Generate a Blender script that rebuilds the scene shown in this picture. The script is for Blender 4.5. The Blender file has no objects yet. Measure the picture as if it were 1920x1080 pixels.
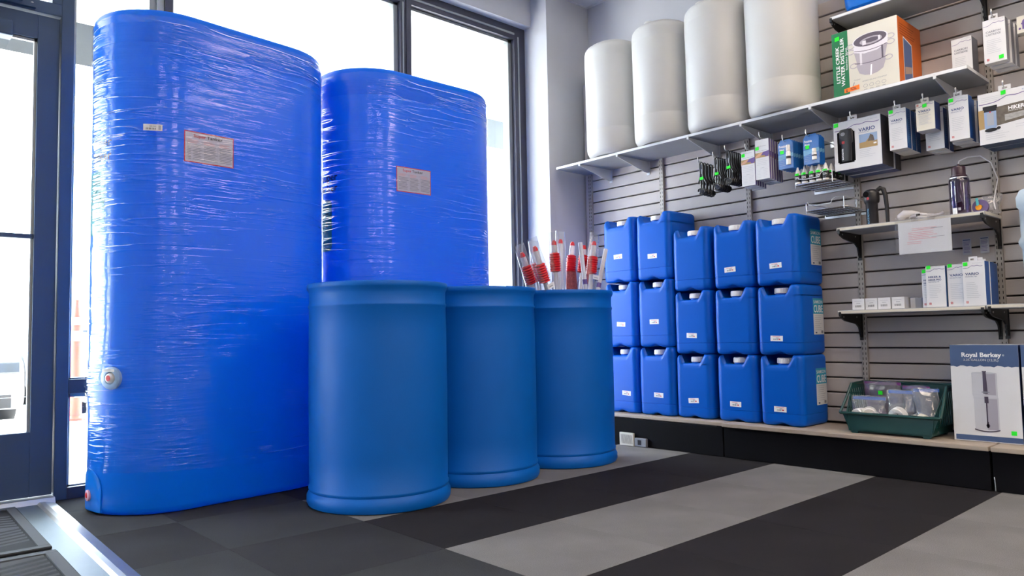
import bpy, bmesh, math, random
from mathutils import Vector, Matrix
random.seed(7)
PI = math.pi
SC = bpy.context.scene
COL = SC.collection

# ------------------------------------------------------------------ camera
H = 0.685
F, PITCH, ROLL, YAW = 1390.5, 0.06071, -0.0190, 0.83763
cd = bpy.data.cameras.new('camera'); cam = bpy.data.objects.new('camera', cd); COL.objects.link(cam)
fwd = Vector((math.cos(PITCH)*math.cos(YAW), math.cos(PITCH)*math.sin(YAW), math.sin(PITCH)))
rt = Vector((math.sin(YAW), -math.cos(YAW), 0)); up = rt.cross(fwd)
r2 = rt*math.cos(ROLL)+up*math.sin(ROLL); u2 = -rt*math.sin(ROLL)+up*math.cos(ROLL)
m = Matrix((r2, u2, -fwd)).transposed().to_4x4(); m.translation = (0, 0, H)
cam.matrix_world = m
cd.sensor_width = 36; cd.lens = F/1920*36; cd.clip_start = .02; cd.clip_end = 300
SC.camera = cam

# ------------------------------------------------------------------ world, sun, exposure
w = bpy.data.worlds.new('world'); SC.world = w; w.use_nodes = True
bg = w.node_tree.nodes['Background']; bg.inputs[0].default_value = (.78, .90, 1, 1); bg.inputs[1].default_value = 18.0
sd = bpy.data.lights.new('sun', 'SUN'); sd.energy = 36; sd.angle = .01; sd.color = (1, .95, .88)
so = bpy.data.objects.new('sun', sd); COL.objects.link(so); so.rotation_euler = (math.radians(-32), math.radians(8), 0)
SC.view_settings.view_transform = 'Standard'; SC.view_settings.look = 'None'
SC.view_settings.gamma = 1; SC.view_settings.use_curve_mapping = False
SC.view_settings.exposure = 0.24
TROFFER = 11.5

# ------------------------------------------------------------------ materials
def lin(c):
    return tuple((v/12.92 if v <= .04045 else ((v+.055)/1.055)**2.4) for v in c)
def rgb(r, g, b): return lin((r/255, g/255, b/255))
MATS = {}
def mat(name, col, rough=.5, metal=0, var=.05, vscale=12, bump=0, bscale=60, emit=None, es=1, alpha=None, transl=0, coat=0, spec=.5, stretch=None, sheen=0):
    if name in MATS: return MATS[name]
    M = bpy.data.materials.new(name); M.use_nodes = True; nt = M.node_tree; N = nt.nodes; L = nt.links
    b = N['Principled BSDF']; out = N['Material Output']
    tc = N.new('ShaderNodeTexCoord'); nz = N.new('ShaderNodeTexNoise'); nz.inputs['Scale'].default_value = vscale
    L.new(tc.outputs['Object'], nz.inputs['Vector'])
    mx = N.new('ShaderNodeMix'); mx.data_type = 'RGBA'
    mx.inputs[6].default_value = (*[v*(1-var) for v in col], 1); mx.inputs[7].default_value = (*[min(1, v*(1+var)) for v in col], 1)
    L.new(nz.outputs[0], mx.inputs[0]); L.new(mx.outputs[2], b.inputs['Base Color'])
    b.inputs['Roughness'].default_value = rough; b.inputs['Metallic'].default_value = metal
    b.inputs['Coat Weight'].default_value = coat; b.inputs['Coat Roughness'].default_value = .08
    b.inputs['Specular IOR Level'].default_value = spec
    if bump:
        n2 = N.new('ShaderNodeTexNoise'); n2.inputs['Scale'].default_value = bscale; n2.inputs['Detail'].default_value = 3
        if stretch:
            mp = N.new('ShaderNodeMapping'); mp.inputs['Scale'].default_value = stretch; L.new(tc.outputs['Object'], mp.inputs[0]); L.new(mp.outputs[0], n2.inputs['Vector'])
        else: L.new(tc.outputs['Object'], n2.inputs['Vector'])
        bp = N.new('ShaderNodeBump'); bp.inputs['Strength'].default_value = bump; bp.inputs['Distance'].default_value = .005
        L.new(n2.outputs[0], bp.inputs['Height']); L.new(bp.outputs[0], b.inputs['Normal'])
    if emit:
        b.inputs['Emission Color'].default_value = (*emit, 1); b.inputs['Emission Strength'].default_value = es
    if transl:
        t = N.new('ShaderNodeBsdfTranslucent'); L.new(mx.outputs[2], t.inputs[0]); ms = N.new('ShaderNodeMixShader'); ms.inputs[0].default_value = transl
        L.new(b.outputs[0], ms.inputs[1]); L.new(t.outputs[0], ms.inputs[2]); L.new(ms.outputs[0], out.inputs[0])
    MATS[name] = M; return M

def film(name, tint=(1, 1, 1), rough=.08, ior=1.5, boost=1.0, bump=.5, scale=(3, 3, 60), haze=0.0, dist=.01, nscale=1.0, crease=0):
    M = bpy.data.materials.new(name); M.use_nodes = True; nt = M.node_tree; N = nt.nodes; L = nt.links
    N.remove(N['Principled BSDF']); out = N['Material Output']
    tr = N.new('ShaderNodeBsdfTransparent'); tr.inputs[0].default_value = (*tint, 1)
    gl = N.new('ShaderNodeBsdfGlossy'); gl.inputs['Roughness'].default_value = rough
    # two-sided Schlick reflectance, so that neither face of the thin sheet turns into a mirror
    fr = N.new('ShaderNodeLayerWeight'); fr.inputs[0].default_value = .5; f0 = ((ior-1)/(ior+1))**2*1.35
    pw = N.new('ShaderNodeMath'); pw.operation = 'POWER'; pw.inputs[1].default_value = 5; L.new(fr.outputs['Facing'], pw.inputs[0])
    ad = N.new('ShaderNodeMath'); ad.operation = 'MULTIPLY_ADD'; ad.inputs[1].default_value = 1-f0; ad.inputs[2].default_value = f0; L.new(pw.outputs[0], ad.inputs[0])
    mu = N.new('ShaderNodeMath'); mu.operation = 'MULTIPLY'; mu.use_clamp = True; mu.inputs[1].default_value = boost
    if bump:
        tc = N.new('ShaderNodeTexCoord'); mp = N.new('ShaderNodeMapping'); mp.inputs['Scale'].default_value = scale
        L.new(tc.outputs['Object'], mp.inputs[0]); nz = N.new('ShaderNodeTexNoise'); nz.inputs['Scale'].default_value = nscale; nz.inputs['Detail'].default_value = 4; nz.inputs['Distortion'].default_value = .4
        L.new(mp.outputs[0], nz.inputs['Vector'])
        bp = N.new('ShaderNodeBump'); bp.inputs['Strength'].default_value = bump; bp.inputs['Distance'].default_value = dist
        if crease:
            # thin ridges of gathered film: 1-|2n-1| sharpened, only in some areas
            m1 = N.new('ShaderNodeMapping'); m1.inputs['Scale'].default_value = (scale[0]*1.0, scale[1]*1.0, scale[2]*.55); m1.inputs['Rotation'].default_value = (0, .03, 0)
            L.new(tc.outputs['Object'], m1.inputs[0]); n2 = N.new('ShaderNodeTexNoise'); n2.inputs['Scale'].default_value = 1.0; n2.inputs['Detail'].default_value = 2; L.new(m1.outputs[0], n2.inputs['Vector'])
            a = N.new('ShaderNodeMath'); a.operation = 'MULTIPLY_ADD'; a.inputs[1].default_value = 2; a.inputs[2].default_value = -1; L.new(n2.outputs[0], a.inputs[0])
            c = N.new('ShaderNodeMath'); c.operation = 'ABSOLUTE'; L.new(a.outputs[0], c.inputs[0])
            d = N.new('ShaderNodeMath'); d.operation = 'SUBTRACT'; d.inputs[0].default_value = 1; L.new(c.outputs[0], d.inputs[1])
            e = N.new('ShaderNodeMath'); e.operation = 'POWER'; e.inputs[1].default_value = 22; L.new(d.outputs[0], e.inputs[0])
            n3 = N.new('ShaderNodeTexNoise'); n3.inputs['Scale'].default_value = 2.6; L.new(tc.outputs['Object'], n3.inputs['Vector'])
            r3 = N.new('ShaderNodeMapRange'); r3.inputs[1].default_value = .42; r3.inputs[2].default_value = .60; L.new(n3.outputs[0], r3.inputs[0])
            g = N.new('ShaderNodeMath'); g.operation = 'MULTIPLY'; L.new(e.outputs[0], g.inputs[0]); L.new(r3.outputs[0], g.inputs[1])
            hsum = N.new('ShaderNodeMath'); hsum.operation = 'MULTIPLY_ADD'; hsum.inputs[1].default_value = crease; L.new(g.outputs[0], hsum.inputs[0]); L.new(nz.outputs[0], hsum.inputs[2])
            L.new(hsum.outputs[0], bp.inputs['Height'])
        else: L.new(nz.outputs[0], bp.inputs['Height'])
        L.new(bp.outputs[0], gl.inputs['Normal']); L.new(bp.outputs[0], fr.inputs['Normal'])
    L.new(ad.outputs[0], mu.inputs[0])
    ms = N.new('ShaderNodeMixShader'); L.new(mu.outputs[0], ms.inputs[0]); L.new(tr.outputs[0], ms.inputs[1]); L.new(gl.outputs[0], ms.inputs[2])
    last = ms
    if haze:
        df = N.new('ShaderNodeBsdfDiffuse'); df.inputs[0].default_value = (.85, .87, .9, 1)
        m2 = N.new('ShaderNodeMixShader'); m2.inputs[0].default_value = haze; L.new(ms.outputs[0], m2.inputs[1]); L.new(df.outputs[0], m2.inputs[2]); last = m2
    L.new(last.outputs[0], out.inputs[0]); MATS[name] = M; return M

def carpet(name, c, v=.5):
    M = mat(name, c, rough=.95, bump=.6, bscale=700, var=v, vscale=420, spec=.1)
    nt = M.node_tree; N = nt.nodes; L = nt.links
    b = N['Principled BSDF']
    nz = N.new('ShaderNodeTexNoise'); nz.inputs['Scale'].default_value = 3.0; nz.inputs['Detail'].default_value = 5
    tc = [n for n in N if n.type == 'TEX_COORD'][0]; L.new(tc.outputs['Object'], nz.inputs['Vector'])
    mr = N.new('ShaderNodeMapRange'); mr.inputs[1].default_value = .3; mr.inputs[2].default_value = .7; mr.inputs[3].default_value = .86; mr.inputs[4].default_value = 1.14
    L.new(nz.outputs[0], mr.inputs[0])
    src = b.inputs['Base Color'].links[0].from_socket
    vm = N.new('ShaderNodeVectorMath'); vm.operation = 'SCALE'; L.new(src, vm.inputs[0]); L.new(mr.outputs[0], vm.inputs['Scale']); L.new(vm.outputs[0], b.inputs['Base Color'])
    return M

TANK = mat('tank_blue', (.0, .20, .76), .32, transl=.28, var=.03, spec=.3)
DRUM = mat('drum_blue', (.0, .135, .56), .45, bump=.12, bscale=500, var=.03, transl=.06, spec=.30)
JUG = mat('jug_blue', (.0, .105, .56), .36, bump=.08, bscale=200, var=.03, transl=.05, spec=.22)
WPOLY = mat('white_polyethylene', (.72, .705, .68), .42, var=.02, transl=.25, bump=.05, bscale=150)
WHITE = mat('white_plastic', (.82, .80, .77), .4)
PAPER = mat('paper_white', (.68, .68, .70), .6, var=.02)
CREAMP = mat('cream_card', (.66, .63, .55), .55, var=.02)
BLACK = mat('black_plastic', (.012, .011, .014), .35)
BLACKM = mat('black_matte', (.004, .004, .006), .8, spec=.12)
DARK = mat('dark_groove', (.045, .03, .028), .8)
SLAT = mat('slat_laminate', (.51, .455, .43), .55, bump=.1, bscale=400, var=.04)
SHELFW = mat('shelf_white', (.74, .75, .77), .35, var=.02)
SHELFC = mat('shelf_cream', (.62, .57, .47), .5, var=.04)
DECKM = mat('deck_laminate', (.40, .33, .265), .5, var=.08, vscale=30)
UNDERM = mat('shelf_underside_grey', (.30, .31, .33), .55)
STDM = mat('standard_beige_metal', (.40, .36, .32), .45, metal=.2)
BRK = mat('bracket_white_metal', (.68, .69, .71), .35)
BRKD = mat('bracket_dark_metal', (.02, .02, .022), .4, metal=.4)
CHROME = mat('chrome_wire', (.72, .72, .73), .3, metal=1)
WALLM = mat('painted_wall', (.51, .51, .545), .8, bump=.08, bscale=300, var=.02)
CEILM = mat('ceiling_tile', (.72, .72, .74), .9, bump=.2, bscale=300, var=.03)
FRAME = mat('dark_bronze_frame', (.052, .052, .075), .42, metal=.3)
FRAMEL = mat('grey_window_stop', (.30, .32, .32), .4, metal=.3)
DOORM = mat('door_dark_paint', (.036, .066, .115), .45, metal=.2, bump=.1, bscale=600)
ALU = mat('brushed_aluminium', (.20, .235, .26), .45, metal=1, bump=.25, bscale=40, stretch=(1, 14, 1), var=.12, vscale=6)
ALUE = mat('aluminium_edge', (.55, .55, .55), .4, metal=1, bump=.3, bscale=20)
MATM = mat('grey_ribbed_rubber', (.085, .09, .10), .85, bump=.3, bscale=500, spec=.2)
MATD = mat('dark_mat_base', (.03, .032, .036), .9, spec=.1)
CL = carpet('carpet_light_grey', (.215, .208, .208), .55)
CDK = carpet('carpet_charcoal', (.025, .023, .026), .5)
CMID = carpet('carpet_slate', (.052, .054, .058), .5)
CSL2 = carpet('carpet_slate_dark', (.040, .040, .044), .5)
GREENS = mat('fluorescent_green_sticker', (.01, .85, .02), .5)
RED = mat('red_print', (.62, .02, .03), .5)
REDP = mat('red_plastic', (.75, .02, .035), .35, transl=.15)
PINKP = mat('pink_print', (.75, .35, .38), .5)
NAVY = mat('navy_print', (.02, .05, .19), .45)
BLUEP = mat('blue_print', (.015, .09, .33), .4)
LBLUE = mat('light_blue_print', (.16, .40, .62), .5)
GREYP = mat('grey_print', (.22, .23, .27), .6)
LGREYP = mat('light_grey_print', (.48, .49, .53), .6)
BLKP = mat('black_print', (.02, .02, .025), .5)
WHP = mat('white_print', (.85, .85, .86), .5)
GRNP = mat('green_print', (.008, .17, .06), .45)
ORGP = mat('orange_print', (.62, .13, .012), .5)
ORGS = mat('orange_sticker', (.95, .19, .01), .5)
TEAL = mat('teal_paper', (.01, .27, .30), .6, transl=.2)
PURP = mat('purple_print', (.13, .08, .27), .5)
STEEL = mat('steel_picture', (.42, .38, .43), .35)
STEELD = mat('steel_picture_dark', (.11, .09, .12), .35)
STEELL = mat('steel_picture_light', (.75, .72, .76), .35)
TAN = mat('tan_photo', (.38, .25, .10), .5)
SKYP = mat('sky_photo', (.26, .36, .55), .5)
ROCK = mat('rock_photo', (.12, .10, .08), .6, var=.5, vscale=60)
CYAN = mat('cyan_print', (.01, .32, .50), .5)
GBIN = mat('dark_green_plastic', (.004, .05, .048), .4)
BLIS = mat('blister_blue_card', (.012, .12, .42), .3, coat=.4)
CLEARG = film('window_glass', (.97, .98, .98), .0, 1.45, 1.0, bump=0)
WRAP = film('stretch_wrap_film', (.985, .99, 1), .035, 1.5, .92, bump=.8, scale=(2.4, 2.4, 60), dist=.004, crease=2.5)
SLEEVEF = film('sleeve_film', (.96, .96, .97), .08, 1.5, 1.2, bump=.12, scale=(9, 9, 14), haze=.03, dist=.006)
BAGF = film('clear_bag_film', (.95, .96, .98), .14, 1.5, 1.4, bump=.35, scale=(30, 30, 30), haze=.09, dist=.004)
BAGB = film('blue_tinted_bag_film', (.55, .68, .98), .10, 1.5, 1.5, bump=.8, scale=(30, 30, 30), haze=.12, dist=.004)
BAGV = film('violet_tinted_bag_film', (.50, .35, .62), .12, 1.5, 1.3, bump=.6, scale=(20, 20, 20), haze=.12, dist=.004)
TUBEF = mat('translucent_tube', (.80, .78, .80), .3, transl=.4)
VIOLC = film('violet_clear_plastic', (.55, .50, .66), .04, 1.5, 1.8, bump=0)
ASPH = mat('asphalt', (.36, .36, .36), .9, bump=.4, bscale=100, var=.15)
CONC = mat('concrete', (.62, .60, .57), .85, bump=.2, bscale=60, var=.06)
SOFF = mat('soffit_white', (.86, .85, .83), .8, bump=.1, bscale=40, var=.02)
BEAMM = mat('beam_shaded_grey', (.062, .068, .072), .8, bump=.2, bscale=60)
CARW = mat('car_white_paint', (.50, .51, .53), .25, coat=.5)
CARG = mat('car_grey_paint', (.30, .32, .34), .25, coat=.6)
CARD = mat('car_dark_trim', (.02, .022, .024), .6)
CARGL = mat('car_glass', (.05, .06, .07), .05)
DELO = mat('orange_post_plastic', (.72, .06, .03), .45, transl=.1)
LAMPM = mat('light_diffuser', (.9, .9, .9), .5, emit=(1, .84, .68), es=TROFFER)

def brick_mat():
    M = bpy.data.materials.new('brick'); M.use_nodes = True; N = M.node_tree.nodes; L = M.node_tree.links
    b = N['Principled BSDF']; tc = N.new('ShaderNodeTexCoord'); mp = N.new('ShaderNodeMapping'); mp.inputs['Rotation'].default_value = (PI/2, 0, 0)
    br = N.new('ShaderNodeTexBrick'); br.inputs['Scale'].default_value = 4.5; br.inputs['Color1'].default_value = (.42, .17, .12, 1); br.inputs['Color2'].default_value = (.5, .24, .17, 1); br.inputs['Mortar'].default_value = (.5, .46, .42, 1)
    L.new(tc.outputs['Object'], mp.inputs[0]); L.new(mp.outputs[0], br.inputs['Vector']); L.new(br.outputs[0], b.inputs['Base Color']); b.inputs['Roughness'].default_value = .9
    return M
BRICK = brick_mat()

# ------------------------------------------------------------------ mesh helpers
class MB:
    def __init__(s): s.v = []; s.f = []; s.m = []; s.mats = []
    def mi(s, m):
        if m not in s.mats: s.mats.append(m)
        return s.mats.index(m)
    def face(s, pts, m):
        b = len(s.v); s.v += [tuple(p) for p in pts]; s.f.append(tuple(range(b, b+len(pts)))); s.m.append(s.mi(m))
    def box(s, x0, y0, z0, x1, y1, z1, m, fm=None):
        fm = fm or {}
        x0, x1 = min(x0, x1), max(x0, x1); y0, y1 = min(y0, y1), max(y0, y1); z0, z1 = min(z0, z1), max(z0, z1)
        b = len(s.v)
        s.v += [(x0,y0,z0),(x1,y0,z0),(x1,y1,z0),(x0,y1,z0),(x0,y0,z1),(x1,y0,z1),(x1,y1,z1),(x0,y1,z1)]
        for k, q in (('bottom',(0,3,2,1)),('top',(4,5,6,7)),('front',(0,1,5,4)),('right',(1,2,6,5)),('back',(2,3,7,6)),('left',(3,0,4,7))):
            s.f.append(tuple(b+i for i in q)); s.m.append(s.mi(fm.get(k, m)))
    def prism(s, poly, a, c, axis, m):
        # poly of 2D points extruded a..c along axis; axis 'x': (y,z), 'y': (x,z), 'z': (x,y)
        def P(p, t): return (t, p[0], p[1]) if axis == 'x' else ((p[0], t, p[1]) if axis == 'y' else (p[0], p[1], t))
        n = len(poly); b = len(s.v); s.v += [P(p, a) for p in poly]+[P(p, c) for p in poly]; k = s.mi(m)
        s.f.append(tuple(b+i for i in range(n))[::-1]); s.m.append(k); s.f.append(tuple(b+n+i for i in range(n))); s.m.append(k)
        for i in range(n):
            j = (i+1) % n; s.f.append((b+i, b+j, b+n+j, b+n+i)); s.m.append(k)
    def rings(s, rr, m, close=True, cap0=False, cap1=False):
        b = len(s.v); n = len(rr[0]); k = s.mi(m)
        for r in rr: s.v += [tuple(p) for p in r]
        for i in range(len(rr)-1):
            for j in range(n if close else n-1):
                q = (j+1) % n; s.f.append((b+i*n+j, b+i*n+q, b+(i+1)*n+q, b+(i+1)*n+j)); s.m.append(k)
        if cap0: s.f.append(tuple(b+j for j in range(n))[::-1]); s.m.append(k)
        if cap1: s.f.append(tuple(b+(len(rr)-1)*n+j for j in range(n))); s.m.append(k)
    def lathe(s, prof, n, m, c=(0,0,0), cap0=False, cap1=False, wob=None):
        rr = []
        for r, z in prof:
            rr.append([(c[0]+r*math.cos(2*PI*j/n), c[1]+r*math.sin(2*PI*j/n), c[2]+z) for j in range(n)])
        s.rings(rr, m, True, cap0, cap1)
    def tube(s, path, r, m, n=8, cap=True):
        P = [Vector(p) for p in path]; rr = []
        prev = None
        for i, p in enumerate(P):
            t = ((P[i+1] if i < len(P)-1 else p)-(P[i-1] if i else p)).normalized()
            if prev is None: a = t.orthogonal().normalized()
            else: a = (prev-t*prev.dot(t)).normalized()
            prev = a; b_ = t.cross(a); rad = r[i] if isinstance(r, (list, tuple)) else r
            rr.append([p+a*rad*math.cos(2*PI*j/n)+b_*rad*math.sin(2*PI*j/n) for j in range(n)])
        s.rings(rr, m, True, cap, cap)
    def build(s, name, parent=None, smooth=False, loc=None, bevel=0):
        me = bpy.data.meshes.new(name); me.from_pydata(s.v, [], s.f)
        for q in s.mats: me.materials.append(q)
        me.polygons.foreach_set('material_index', s.m)
        if smooth:
            me.polygons.foreach_set('use_smooth', [True]*len(s.f))
        me.update()
        bm = bmesh.new(); bm.from_mesh(me)
        if bevel:
            bmesh.ops.remove_doubles(bm, verts=bm.verts, dist=1e-5)
            ed = [e for e in bm.edges if len(e.link_faces) == 2 and e.calc_face_angle(0) > .5]
            bmesh.ops.bevel(bm, geom=ed, offset=bevel, segments=2, affect='EDGES', profile=.5)
        bmesh.ops.recalc_face_normals(bm, faces=bm.faces)
        bm.to_mesh(me); bm.free()
        if smooth: me.set_sharp_from_angle(angle=.7)
        o = bpy.data.objects.new(name, me); COL.objects.link(o)
        if parent: o.parent = parent
        if loc: o.location = loc
        return o

def tag(o, label=None, cat=None, group=None, kind=None):
    if label: o['label'] = label
    if cat: o['category'] = cat
    if group: o['group'] = group
    if kind: o['kind'] = kind
    return o
def thing(name, label, cat, loc=(0,0,0), rz=0, group=None):
    o = bpy.data.objects.new(name, None); COL.objects.link(o); o.empty_display_size = .05
    o.location = loc; o.rotation_euler = (0, 0, rz); return tag(o, label, cat, group)
def wthing(name, label, cat, x, y, z, rz=0, group=None):
    # authored facing the room: local x = along the slat wall to the right, local y = towards the wall, z up
    return thing(name, label, cat, (x, y, z), -PI/2+rz, group)
def struct(name, loc=(0,0,0)):
    o = bpy.data.objects.new(name, None); COL.objects.link(o); o.location = loc; o['kind'] = 'structure'; return o
def copy_tree(o, parent=None):
    c = o.copy(); COL.objects.link(c); c.parent = parent
    for ch in list(o.children): copy_tree(ch, c)
    return c
def dup(o, label, loc, rot=None, group=None):
    c = copy_tree(o); c['label'] = label; c.location = loc
    if rot is not None: c.rotation_euler = rot
    if group: c['group'] = group
    return c
def inst(name, src, parent, loc=None, rot=None, scale=None):
    o = bpy.data.objects.new(name, src.data); COL.objects.link(o); o.parent = parent
    if loc: o.location = loc
    if rot: o.rotation_euler = rot
    if scale: o.scale = scale
    return o

_txt = {}
def text_geo(s, bold):
    k = (s, bold)
    if k not in _txt:
        c = bpy.data.curves.new('t', 'FONT'); c.body = s; c.size = 1; c.resolution_u = 3; c.offset = bold
        o = bpy.data.objects.new('t', c); me = bpy.data.meshes.new_from_object(o)
        vs = [(v.co.x, v.co.y) for v in me.vertices]; fs = [tuple(p.vertices) for p in me.polygons]
        bpy.data.objects.remove(o); bpy.data.meshes.remove(me); bpy.data.curves.remove(c)
        _txt[k] = (vs, fs)
    return _txt[k]

class Print:
    """flat print (ink) on a surface given by a mapping f(u, v, off) -> point"""
    def __init__(s, f, base=.0003, step=.00025): s.f = f; s.b = MB(); s.base = base; s.step = step; s.g = MB()
    def P(s, u, v, l): return s.f(u, v, s.base+s.step*l)
    def poly(s, pts, m, l=1): s.b.face([s.P(u, v, l) for u, v in pts], m)
    def rect(s, u0, v0, u1, v1, m, l=1, n=1):
        for i in range(n):
            a = u0+(u1-u0)*i/n; c = u0+(u1-u0)*(i+1)/n
            s.poly([(a, v0), (c, v0), (c, v1), (a, v1)], m, l)
    def border(s, u0, v0, u1, v1, t, m, l=2, n=1):
        s.rect(u0, v0, u1, v0+t, m, l, n); s.rect(u0, v1-t, u1, v1, m, l, n); s.rect(u0, v0, u0+t, v1, m, l); s.rect(u1-t, v0, u1, v1, m, l)
    def ell(s, u, v, a, b, m, l=1, n=24, a0=0, a1=2*PI):
        s.poly([(u+a*math.cos(a0+(a1-a0)*i/n), v+b*math.sin(a0+(a1-a0)*i/n)) for i in range(n)], m, l)
    def ring(s, u, v, a, b, t, m, l=1, n=20, a0=0, a1=2*PI):
        for i in range(n):
            p = a0+(a1-a0)*i/n; q = a0+(a1-a0)*(i+1)/n
            s.poly([(u+a*math.cos(p), v+b*math.sin(p)), (u+a*math.cos(q), v+b*math.sin(q)), (u+(a-t)*math.cos(q), v+(b-t)*math.sin(q)), (u+(a-t)*math.cos(p), v+(b-t)*math.sin(p))], m, l)
    def text(s, t, u, v, h, m, l=2, w=None, align='l', rot=0, bold=0.0):
        vs, fs = text_geo(t, bold)
        if not vs: return
        x0 = min(p[0] for p in vs); x1 = max(p[0] for p in vs); y0 = 0
        y1 = .70
        sy = h/y1; sx = (w/(x1-x0)) if w else sy
        W = (x1-x0)*sx; ox = {'l': 0, 'c': -W/2, 'r': -W}[align]
        pts = []
        for x, y in vs:
            a = (x-x0)*sx+ox; b = y*sy
            pts.append(s.P(u+a*math.cos(rot)-b*math.sin(rot), v+a*math.sin(rot)+b*math.cos(rot), l))
        k = s.b.mi(m); b0 = len(s.b.v); s.b.v += pts
        for f in fs: s.b.f.append(tuple(b0+i for i in f)); s.b.m.append(k)
    def para(s, u, v, w, n, dv, m, l=2, t=None, rag=.35):
        t = t or dv*.35
        for i in range(n): s.rect(u, v-i*dv-t, u+w*(1-rag*random.random()), v-i*dv, m, l)
    def wave(s, u0, u1, v, amp, m, l=2, n=16, t=.0018):
        w = u1-u0; prev = None
        for i in range(n+1):
            x = i/n; y = v+amp*(x*.9+.8*math.exp(-((x-.45)/.10)**2)*.6+.5*math.exp(-((x-.72)/.10)**2)-.15*math.sin(x*9))
            if prev: s.poly([(u0+w*prev[0], prev[1]-t), (u0+w*x, y-t), (u0+w*x, y), (u0+w*prev[0], prev[1])], m, l)
            prev = (x, y)
    def barcode(s, u0, v0, u1, v1, m, l=2, n=9):
        w = (u1-u0)/n
        for i in range(n): s.rect(u0+i*w, v0, u0+i*w+w*random.uniform(.3, .65), v1, m, l)
    def build(s, name, parent):
        if s.g.f: o = s.g.build('price_sticker', parent); o['label'] = 'fluorescent green price sticker'
        if s.b.f: return s.b.build(name, parent)

FRONT = lambda y=0: (lambda u, v, o: (u, y-o, v))
def RIGHT(x): return lambda u, v, o: (x+o, u, v)
def BOTTOM(z): return lambda u, v, o: (u, v, z-o)

# ================================================================== STRUCTURE
XW = 3.88     # face of the slat boards
XD = 3.96     # drywall behind
YC = 3.52     # face of the corner column
YWIN = 3.74   # face of the window frames
CEIL = 3.03

# ---- floor with carpet tiles
fl = struct('floor')
b = MB(); b.box(-3.05, -3.6, -.12, 4.1, 3.86, -.008, CDK); b.build('floor_slab', fl)
tm = MB(); tm.box(.0006, .0006, -.008, .4994, .4994, 0, CDK); t_dark = tm.build('carpet_tile', fl, bevel=.001)
tm = MB(); tm.box(.0006, .0006, -.008, .4994, .4994, 0, CL); t_light = tm.build('carpet_tile', fl, bevel=.001)
tm = MB(); tm.box(.0006, .0006, -.008, .4994, .4994, 0, CMID); t_mid = tm.build('carpet_tile', fl, bevel=.001)
tm = MB(); tm.box(.0006, .0006, -.008, .4994, .4994, 0, CSL2); t_sl2 = tm.build('carpet_tile', fl, bevel=.001)
used = set()
for i in range(-9, 6):
    for j in range(-12, 6):
        x = 1.45+.5*i; y = .955+.5*j
        if y > 3.80 or x > 3.6: continue
        if y < -2.1 or x < -2.1: continue
        light = (x > 1.44) and (j % 2 == 1 or j % 2 == -1)
        k = 'l' if light else ('m' if (x < 1.44 and (i+j) % 2 == 0) else 'd')
        if x < 1.44: k = 'm' if (i+j) % 2 == 0 else 's'
        if x > 1.44 and not light: k = 'd'
        src = {'l': t_light, 'm': t_mid, 'd': t_dark, 's': t_sl2}[k]
        if k not in used: used.add(k); src.location = (x, y, 0)
        else: inst('carpet_tile', src, fl, (x, y, 0))

# ---- ceiling: plasterboard slab with lay-in tiles
ce = struct('ceiling')
b = MB(); b.box(-3.05, -3.6, CEIL+.012, 4.1, 3.86, CEIL+.1, CEILM); b.build('ceiling_slab', ce)
tm = MB(); tm.box(.012, .012, 0, .598, .598, .012, CEILM); tsrc = tm.build('ceiling_tile', ce); tsrc.location = (3.34, 2.91, CEIL)
gb = MB()
for i in range(-10, 2):
    for j in range(-10, 1):
        x = 3.34+.61*i; y = 2.91+.61*j
        if x > 3.4 or (i, j) == (0, 0): continue
        if (i, j) in LIGHTS if 'LIGHTS' in globals() else False: continue
        inst('ceiling_tile', tsrc, ce, (x, y, CEIL))
for i in range(-10, 3): gb.box(3.34+.61*i-.013, -3.6, CEIL-.004, 3.34+.61*i+.012, 3.67, CEIL+.011, FRAMEL if False else CEILM)
for j in range(-10, 2): gb.box(-3.05, 2.91+.61*j-.013, CEIL-.004, 3.96, 2.91+.61*j+.012, CEIL+.011, CEILM)
gb.build('ceiling_grid', ce)

# ---- walls
wl = struct('wall_left')    # window wall: column, header, far parts
b = MB(); b.box(3.533, YC, 0, 4.1, 3.92, CEIL+.012, WALLM); b.build('corner_column', wl)
b = MB(); b.box(-3.05, 3.673, 2.829, 3.533, 3.92, CEIL+.012, WALLM); b.build('header_beam', wl)
b = MB(); b.box(-3.05, 3.70, 0, -1.6, 3.92, 2.829, WALLM); b.build('wall_panel', wl)
b = MB(); b.box(3.12, 3.92, -.14, 4.3, 4.04, 3.4, SOFF); o = b.build('outer_cladding', wl) if False else None
wr = struct('wall_right')
b = MB(); b.box(XD, -3.6, 0, 4.1, YC, CEIL+.012, WALLM); b.build('plaster_wall', wr)
wb = struct('wall_back'); b = MB(); b.box(-3.05, -3.7, 0, 4.1, -3.6, CEIL+.1, WALLM); b.build('plaster_wall', wb)
wf = struct('wall_far_side'); b = MB(); b.box(-3.15, -3.7, 0, -3.05, 3.92, CEIL+.1, WALLM); b.build('plaster_wall', wf)

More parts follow.
